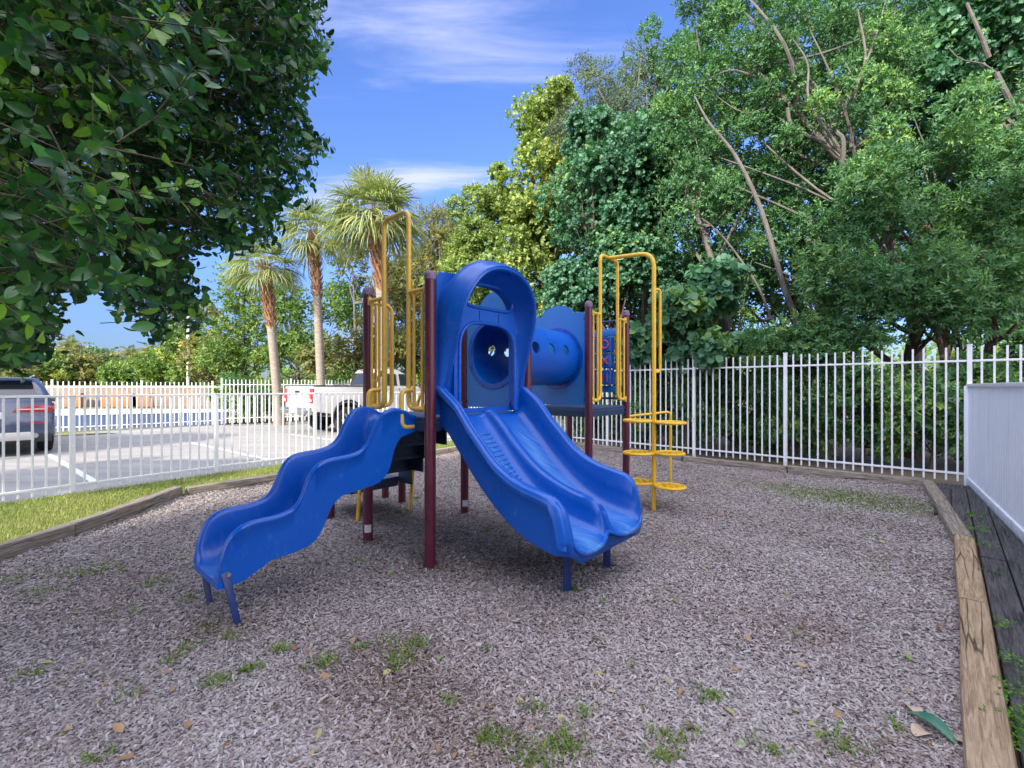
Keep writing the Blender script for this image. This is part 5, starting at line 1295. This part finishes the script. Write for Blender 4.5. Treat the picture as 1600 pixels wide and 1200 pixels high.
tree('leafy_shrub', 'bright low shrub bulging over the fence between two leaning trunks', 'shrub', RG, T((1230, None, 8.9), (1230, 620, 8.9), (1235, 540, 8.9)), .06,
     [E(1230, 525, 8.8, 70, 40, .7), E(1190, 560, 9.0, 55, 40, .6), E(1290, 540, 8.6, 60, 45, .6), E(1235, 600, 8.8, 80, 50, .5)], 30, (.22, .38), 58, SH, 'lf_shrub', 110, 'darkbark')
tree('leaning_tree', 'leaning grey trunked tree with sparse leaves in the middle of the thicket', 'tree', RG, T((1150, None, 11.0), (1135, 520, 11.0), (1110, 400, 11.0), (1085, 330, 11.0), (1060, 280, 11.0)), .11,
     [E(1090, 320, 11.0, 70, 80, 1.0), E(1170, 290, 11.3, 60, 60, .9), E(1120, 420, 11.6, 70, 70, .9), E(1220, 380, 11.6, 60, 70, .9), E(1050, 230, 11.2, 60, 60, .9), E(1240, 270, 11.2, 70, 70, .9), E(1200, 200, 11.8, 90, 70, .9), E(1150, 470, 11.8, 80, 60, .8)], 92, (.28, .50), 52, (7, .16, .09, .04, 50, 0, 0), 'lf_shrub', 111, 'bark', limbfrac=.2, tshift=-.12, extra=[(T((1205, 500, 10.6), (1180, 440, 10.6), (1120, 360, 10.7), (1060, 320, 10.8)), .032, .012), (T((1290, 500, 10.2), (1250, 440, 10.2), (1180, 410, 10.3)), .035, .012), (T((1210, 495, 10.3), (1190, 500, 10.3), (1170, 480, 10.3)), .04, .02)])
# hedge plants at the foot of the fence
for k, (px, Z, wpx, lb) in enumerate([(930, 12.7, 70, 'dark low bush behind the fence left of the yellow climber'), (1040, 10.6, 75, 'dark low bush behind the fence beside the yellow climber'), (1140, 9.6, 70, 'dark low bush behind the middle fence post'), (1240, 8.9, 75, 'dark low bush behind the fence, below the bulging shrub'), (1345, 8.3, 80, 'dark low bush behind the fence left of the corner'), (1455, 7.7, 85, 'dark low bush behind the fence corner post'), (1575, 7.6, 95, 'dark low bush behind the white privacy fence')]):
    tree('bush', lb, 'bush', 'bushes growing along the tall white fence', T((px, None, Z), (px + 4, 690, Z), (px - 3, 620, Z)), .045,
         [E(px, 640, Z, wpx, 60, .55), E(px - wpx * .5, 600, Z + .3, wpx * .6, 50, .5), E(px + wpx * .5, 670, Z, wpx * .6, 45, .5)], 46, (.20, .38), 50, (6, .16, .10, .042, 55, 0, .05), 'lf_shrub' if k % 2 else 'lf_dark', 200 + k, 'darkbark', limbfrac=.6, inner=.3, tshift=.2)
# backing growth further in, so that the thicket is deep
for k, (px, py, Z, rp, lb, lm) in enumerate([(1090, 300, 15.5, 130, 'dark tree deep inside the thicket behind the leaning trunks', 'lf_dark'), (1270, 260, 14.5, 150, 'dark tree deep inside the thicket behind the bright rosette tree', 'lf_dark'), (1470, 240, 14.0, 160, 'dark tree deep inside the thicket behind the top right corner', 'lf_dark'), (975, 420, 16.0, 100, 'dark tree deep behind the tunnel and climber', 'lf_dark'), (1650, 350, 12.5, 140, 'dark tree deep behind the right picture edge', 'lf_dark')]):
    tree('tree', lb, 'tree', RG, T((px, None, Z), (px + 8, 500, Z), (px, py, Z)), .16, [E(px, py, Z, rp, 110, 1.6), E(px + 20, py + 170, Z, rp, 110, 1.5)] + ([E(px + 10, py - 170, Z, rp, 110, 1.5)] if k not in (3,) else []), 105 if k != 3 else 60, (.50, .95), 50, (6, .24, .17, .075, 55, 0, .05), lm, 300 + k, 'darkbark', tshift=-.1)

# ---- middle distance behind the parking lot
MG = 'trees behind the far fence'
AIRY = (6, .36, .22, .10, 50, 0, .1)
tree('airy_tree', 'airy light green tree behind the leftmost palm trunk', 'tree', MG, T((382, None, 25), (380, 520, 25), (384, 440, 25)), .13, [E(375, 450, 25, 45, 40, 1.6), E(350, 510, 25, 40, 45, 1.6), E(410, 520, 25, 45, 50, 1.6), E(370, 560, 24.5, 60, 35, 1.6)], 44, (.55, 1.0), 30, AIRY, 'lf_mid', 401)
tree('airy_tree', 'airy tree between the two left palm trunks', 'tree', MG, T((465, None, 24), (466, 560, 24), (462, 480, 24)), .12, [E(460, 480, 24, 40, 40, 1.5), E(440, 540, 24, 45, 40, 1.5), E(490, 540, 23.6, 45, 45, 1.5), E(545, 480, 24.5, 45, 45, 1.5)], 44, (.5, .95), 30, AIRY, 'lf_mid', 402, tshift=-.08)
tree('airy_tree', 'leafy tree behind the thick right palm trunk', 'tree', MG, T((560, None, 22.6), (556, 540, 22.6), (552, 430, 22.6)), .13, [E(548, 410, 22.6, 48, 38, 1.4), E(530, 560, 22, 60, 40, 1.4), E(600, 540, 22, 55, 50, 1.4), E(620, 460, 22.6, 45, 60, 1.4)], 46, (.5, .9), 32, AIRY, 'lf_olive', 403, limbfrac=1, tips=3)
tree('feathery_tree', 'feathery yellowish tree rising behind the tall yellow hoop', 'tree', MG, T((680, None, 23.5), (680, 500, 23.5), (683, 380, 23.5)), .16, [E(680, 375, 23.5, 48, 48, 1.7), E(655, 440, 23.5, 50, 60, 1.7), E(700, 460, 23, 60, 70, 1.7), E(650, 530, 22.6, 60, 60, 1.5)], 62, (.5, .95), 60, (7, .34, .20, .045, 40, 0, .1), 'lf_olive', 404, tshift=.1)
tree('bush', 'green bush behind the pickup bed at the far fence', 'bush', MG, T((500, None, 20.6), (500, 640, 20.6)), .05, [E(470, 615, 20.8, 50, 35, .8), E(540, 610, 21.6, 50, 40, .8), E(420, 618, 19.8, 45, 35, .7)], 34, (.35, .6), 34, (6, .2, .13, .06, 55, 0, 0), 'lf_mid', 405, inner=.3)
tree('bush', 'dark green bush behind the far fence left of the palm trunk', 'bush', MG, T((380, None, 18.7), (380, 640, 18.7)), .05, [E(375, 622, 18.7, 42, 40, .6), E(415, 625, 19.2, 40, 38, .6)], 26, (.3, .5), 34, (6, .18, .12, .06, 55, 0, 0), 'lf_dark', 406, inner=.3, tshift=.15)
tree('bush', 'bushy growth behind the pickup cab and blue hood', 'bush', MG, T((640, None, 25), (640, 640, 25)), .06, [E(620, 590, 25, 70, 50, 1.2), E(720, 590, 22, 70, 60, 1.2), E(690, 560, 23, 60, 60, 1.2)], 40, (.5, .9), 34, AIRY, 'lf_mid', 407, inner=.3)
FG = 'far tree line'
far = [(15, 575, 48, 55, 28, 'lf_olive', 'low yellowish trees at the far left edge of the tree line'), (70, 572, 50, 45, 24, 'lf_mid', 'rounded far tree over the blue car roof'), (118, 570, 52, 42, 34, 'lf_olive', 'yellowish far tree under the first coconut palm'), (150, 568, 55, 30, 26, 'lf_dark', 'dark far tree right of the first coconut palm'), (195, 578, 50, 36, 20, 'lf_mid', 'low far tree between the coconut palms'), (232, 580, 52, 34, 20, 'lf_olive', 'low far tree right of the coconut palms'), (262, 568, 46, 38, 26, 'lf_mid', 'round far tree left of the white lamp post'), (300, 555, 44, 42, 36, 'lf_mid', 'broad far tree just right of the white lamp post'), (335, 540, 40, 42, 50, 'lf_olive', 'taller far tree left of the leftmost palm trunk'), (285, 510, 48, 20, 30, 'lf_grey', 'tall grey green far tree behind the lamp post')]
for k, (px, py, Z, rx, ry, lm, lb) in enumerate(far):
    tree('far_tree', lb, 'tree', FG, T((px, None, Z), (px + 1, 600, Z), (px, py, Z)), .16, [E(px, py, Z, rx, ry, 2.2), E(px - rx * .4, py + ry * .5, Z, rx * .7, ry * .7, 2), E(px + rx * .4, py + ry * .6, Z, rx * .7, ry * .7, 2)], 36, (.7, 1.25), 22, (6, .5, .36, .19, 55, 0, .05), lm, 500 + k, tshift=.08)
# far wood beyond, one continuous mass down to the horizon
def far_wood():
    rng = np.random.default_rng(9); n = 9000
    x = rng.uniform(-150, 130, n); y = rng.uniform(52, 68, n); z = rng.random(n) * (3.2 + 4.5 * (x > 0) + 1.6 * np.sin(x * .21) + 1.0 * np.sin(x * .57 + 1))
    P = np.stack([x, y, z], 1); D = unit(rng.normal(0, 1, (n, 3)) + np.array([0, -.3, .5]))
    Pl, A, N, L, W_ = shoot_leaves(rng, P, D, 4, .6, .75, .45, 60)
    tag(mesh_np('far_wood', leaf_verts(Pl, A, N, L, W_), 6, LEAF6, np.clip(rng.normal(.5, .2, len(Pl)), 0, 1), M['lf_mid']), 'far off green wood closing the horizon', 'wood', None, 'stuff')
far_wood()

# ---- palms
def palm(name, label, group, base, top, r, nf, flen, seed, lm='palm', kind='fan', boot=True, bare=.62):
    rng = np.random.default_rng(seed); base = Vector(base); top = Vector(top); root = empty(name, base, label, 'palm tree', group)
    mid = base.lerp(top, .55) + Vector((rng.normal(0, .12), 0, 0)); tp = spline([base, mid, top], 8); k = len(tp)
    mb = MB(); mb.tube(tp, [r * (1.3 - .3 * min(1, j / 3)) * (1 - .12 * j / (k - 1)) for j in range(k)], 12); mb.build('trunk', M['palmbark'], root, base, smooth=60)
    if boot:                                # old leaf bases below the crown
        bb = MB()
        for j in range(150):
            q = bare + (1 - bare) * j / 150; i = q * (k - 1); i0 = min(k - 2, int(i)); c = tp[i0].lerp(tp[i0 + 1], i - i0)
            a = j * 2.399; d = Vector((math.cos(a), math.sin(a), 0)); w_ = Vector((-d.y, d.x, 0)); rr = r * (1.0 + .15 * math.sin((q - bare) / (1 - bare) * math.pi))
            l = r * rng.uniform(.9, 1.7)
            p0 = c + d * rr * .75; p1 = c + d * (rr + r * .45) + Vector((0, 0, l))
            bb.loft([[p0 - w_ * r * .32, p0 + w_ * r * .32, p0 + w_ * r * .3 + d * .03], [p1 - w_ * r * .12, p1 + w_ * r * .12, p1 + d * .015]])
        bb.build('leaf_bases', M['boot'], root, base, smooth=0)
    quads = []; tint = []
    def strip(p, a, n, L, w_, droop, t):
        s = np.cross(a, n); q1 = p + a * L * .5 - np.array([0, 0, droop * L * .05]); q2 = p + a * L * .85 - np.array([0, 0, droop * L * .20]); q3 = p + a * L * 1.02 - np.array([0, 0, droop * L * .46])
        for (u, wu), (v, wv) in (((p, .35), (q1, 1)), ((q1, 1), (q2, .7)), ((q2, .7), (q3, .1))):
            quads.append([u - s * w_ * wu, u + s * w_ * wu, v + s * w_ * wv, v - s * w_ * wv]); tint.append(t)
    pet = MB(); T0 = np.array(top)
    for j in range(nf):
        el = math.asin(max(-1, min(1, -.42 + 1.38 * (j + .5) / nf + rng.normal(0, .06)))); az = j * 2.399 + rng.normal(0, .2)
        d = np.array([math.cos(az) * math.cos(el), math.sin(az) * math.cos(el), math.sin(el)]); t0 = np.clip(.62 - .35 * math.sin(el) * .3 + rng.normal(0, .13), 0, 1)
        side = unit(np.cross(d, np.array([0, 0, 1.])) + 1e-6); upv = np.cross(side, d)
        if kind == 'fan':
            pl = flen * rng.uniform(.42, .58); h0 = T0 + d * r * .6 + np.array([0, 0, .05]); h1 = T0 + d * pl - np.array([0, 0, .18 * pl * (1 - max(0, d[2]))])
            pet.tube([Vector(h0), Vector((h0 + h1) / 2 + np.array([0, 0, .03])), Vector(h1)], [.022, .014, .009], 4)
            m = 30; d2 = unit(h1 - h0 + np.array([0, 0, -.12]))
            for i in range(m):
                f = (i + .5) / m * 2 - 1; an = f * 1.75; L = flen * (.62 - .20 * abs(f)) * rng.uniform(.9, 1.1)
                a = unit(d2 * math.cos(an) + side * math.sin(an) + upv * (.22 * abs(math.sin(an))) + rng.normal(0, .05, 3))
                nn = unit(upv + rng.normal(0, .3, 3)); nn = unit(nn - a * nn.dot(a))
                strip(h1, a, nn, L, flen * .012, .55 + .7 * rng.random(), np.clip(t0 + rng.normal(0, .09), 0, 1))
        else:
            L = flen * rng.uniform(.85, 1.1); pts = []
            for i in range(9):
                q = i / 8; pts.append(T0 + d * L * q - np.array([0, 0, .45 * L * q * q]))
            pet.tube([Vector(p) for p in pts], [.05 * (1 - .85 * i / 8) for i in range(9)], 4)
            for i in range(1, 9):
                for q in (0, .5):
                    p = pts[i - 1] + (pts[i] - pts[i - 1]) * (q + .5 * rng.random()); ax = unit(pts[i] - pts[i - 1])
                    for s_ in (-1, 1):
                        a = unit(ax * .5 + side * s_ * .8 + np.array([0, 0, -.25]) + rng.normal(0, .08, 3)); nn = unit(np.cross(a, ax) + 1e-6)
                        strip(p, a, nn, flen * .26 * (1.1 - .6 * i / 9), flen * .02, .7, np.clip(t0 + rng.normal(0, .1), 0, 1))
    pet.build('frond_stems', M['boot'] if kind != 'fan' else M['palmbark'], root, base, smooth=60)
    mesh_np('crown', np.array(quads), 4, [(0, 1, 2, 3)], tint, M[lm], root, base)
PG = 'fan palms along the parking lot'
palm('fan_palm', 'leftmost leaning fan palm with a rusty brown upper trunk', PG, G(437, 17.2), at(413, 418, 17.0), .165, 34, 1.45, 1, bare=.56)
palm('fan_palm', 'middle fan palm with a straight pale trunk', PG, G(504, 17.6), at(490, 366, 17.6), .165, 36, 1.5, 2, bare=.62)
palm('fan_palm', 'largest fan palm directly behind the left hoop rail', PG, G(592, 16.4), at(584, 340, 15.6), .22, 58, 1.75, 3, bare=.60)
CG = 'coconut palms in the far tree line'
for k, (px, py, Z, fl_, lb) in enumerate([(112, 540, 60, 2.6, 'bushy yellowish coconut palm, leftmost in the far tree line'), (168, 556, 60, 2.6, 'small dark coconut palm in the far tree line'), (206, 554, 58, 2.4, 'yellowish coconut palm in the far tree line right of the dark one'), (232, 548, 66, 2.0, 'faint thin coconut palm nearest the lamp post')]):
    palm('coconut_palm', lb, CG, G(px, Z), at(px, py, Z), .16, 22, fl_, 20 + k, 'palmfar', 'feather', boot=False)

# ---- a tree out of frame to the left: shades the near strip of the lot
tree('shade_tree', 'shade tree standing in the parking lot just beyond the left edge', 'tree', None, [(-15.5, 4.0, -.03), (-15.4, 4.0, 2.2), (-15.3, 4.1, 4.2)], .16, [(np.array([-15.3, 4.0, 4.6]), np.array([2.2, 2.0, 1.3]))], 50, (.5, .8), 50, (6, .26, .17, .08, 55, 0, 0), 'lf_dark', 600)

tree('shade_tree', 'shade tree behind the low fence, left of the photographer', 'tree', None, [(-11.2, 0.4, -.03), (-11.1, .5, 1.9), (-10.8, .8, 3.4)], .14, [(np.array([-11.4, .2, 3.9]), np.array([1.7, 1.5, .9])), (np.array([-9.4, 1.4, 3.7]), np.array([1.3, 1.2, .7]))], 64, (.4, .7), 60, (6, .26, .15, .07, 55, 0, 0), 'lf_dark', 601)

# ---- the big broken leaf near the right kerb
def big_leaf():
    g = gp(1455, 1150); root = empty('fallen_leaf', (g.x, g.y, .012), 'large folded blue green leaf lying by the timber kerb', 'leaf')
    mb = MB(); rows = []; d = Vector((-.25, 1, 0)).normalized(); s = Vector((1, .25, 0)).normalized()
    for i in range(11):
        t = i / 10; hw = .026 * math.sin(math.pi * min(1, t * .9 + .08)) ** .7; c = d * (t - .5) * .17 + UZ * (.018 + .022 * math.sin(t * 3))
        rows.append([c - s * hw + UZ * hw * .55, c - s * hw * .5 + UZ * hw * .15, c, c + s * hw * .5 + UZ * hw * .35, c + s * hw + UZ * hw * 1.0])
    mb.grid(rows); mb.build('blade', mat('waxy_leaf', (.03, .13, .085), .4, noise=(20, (.10, .19, .09), .5, .7)), root, smooth=60)
    for j, (dx, dy, a) in enumerate([(-.05, -.015, .4), (.03, .12, 1.2), (.05, -.06, 2.0)]):
        m2 = MB(); rows = []; e = Vector((math.cos(a), math.sin(a), 0)); f = Vector((-e.y, e.x, 0))
        for i in range(7):
            t = i / 6; hw = .03 * math.sin(math.pi * min(1, t * .9 + .08)) ** .8; c = e * (t - .5) * .11 + UZ * (.02 + .01 * math.sin(t * 5))
            rows.append([c - f * hw + UZ * .006, c, c + f * hw + UZ * .010])
        m2.grid(rows); o = m2.build('dry_leaf', mat('pale_dry_leaf', (.48, .36, .27), .8, noise=(30, (.34, .24, .17), .4, .7)), None, smooth=60)
        o.location = (g.x + dx, g.y + dy, .008); tag(o, ['pale dry leaf left of the large blue green leaf', 'pale dry leaf behind the large blue green leaf', 'pale dry leaf between the large blue green leaf and the kerb'][j], 'leaf', 'dry leaves by the kerb')
big_leaf()
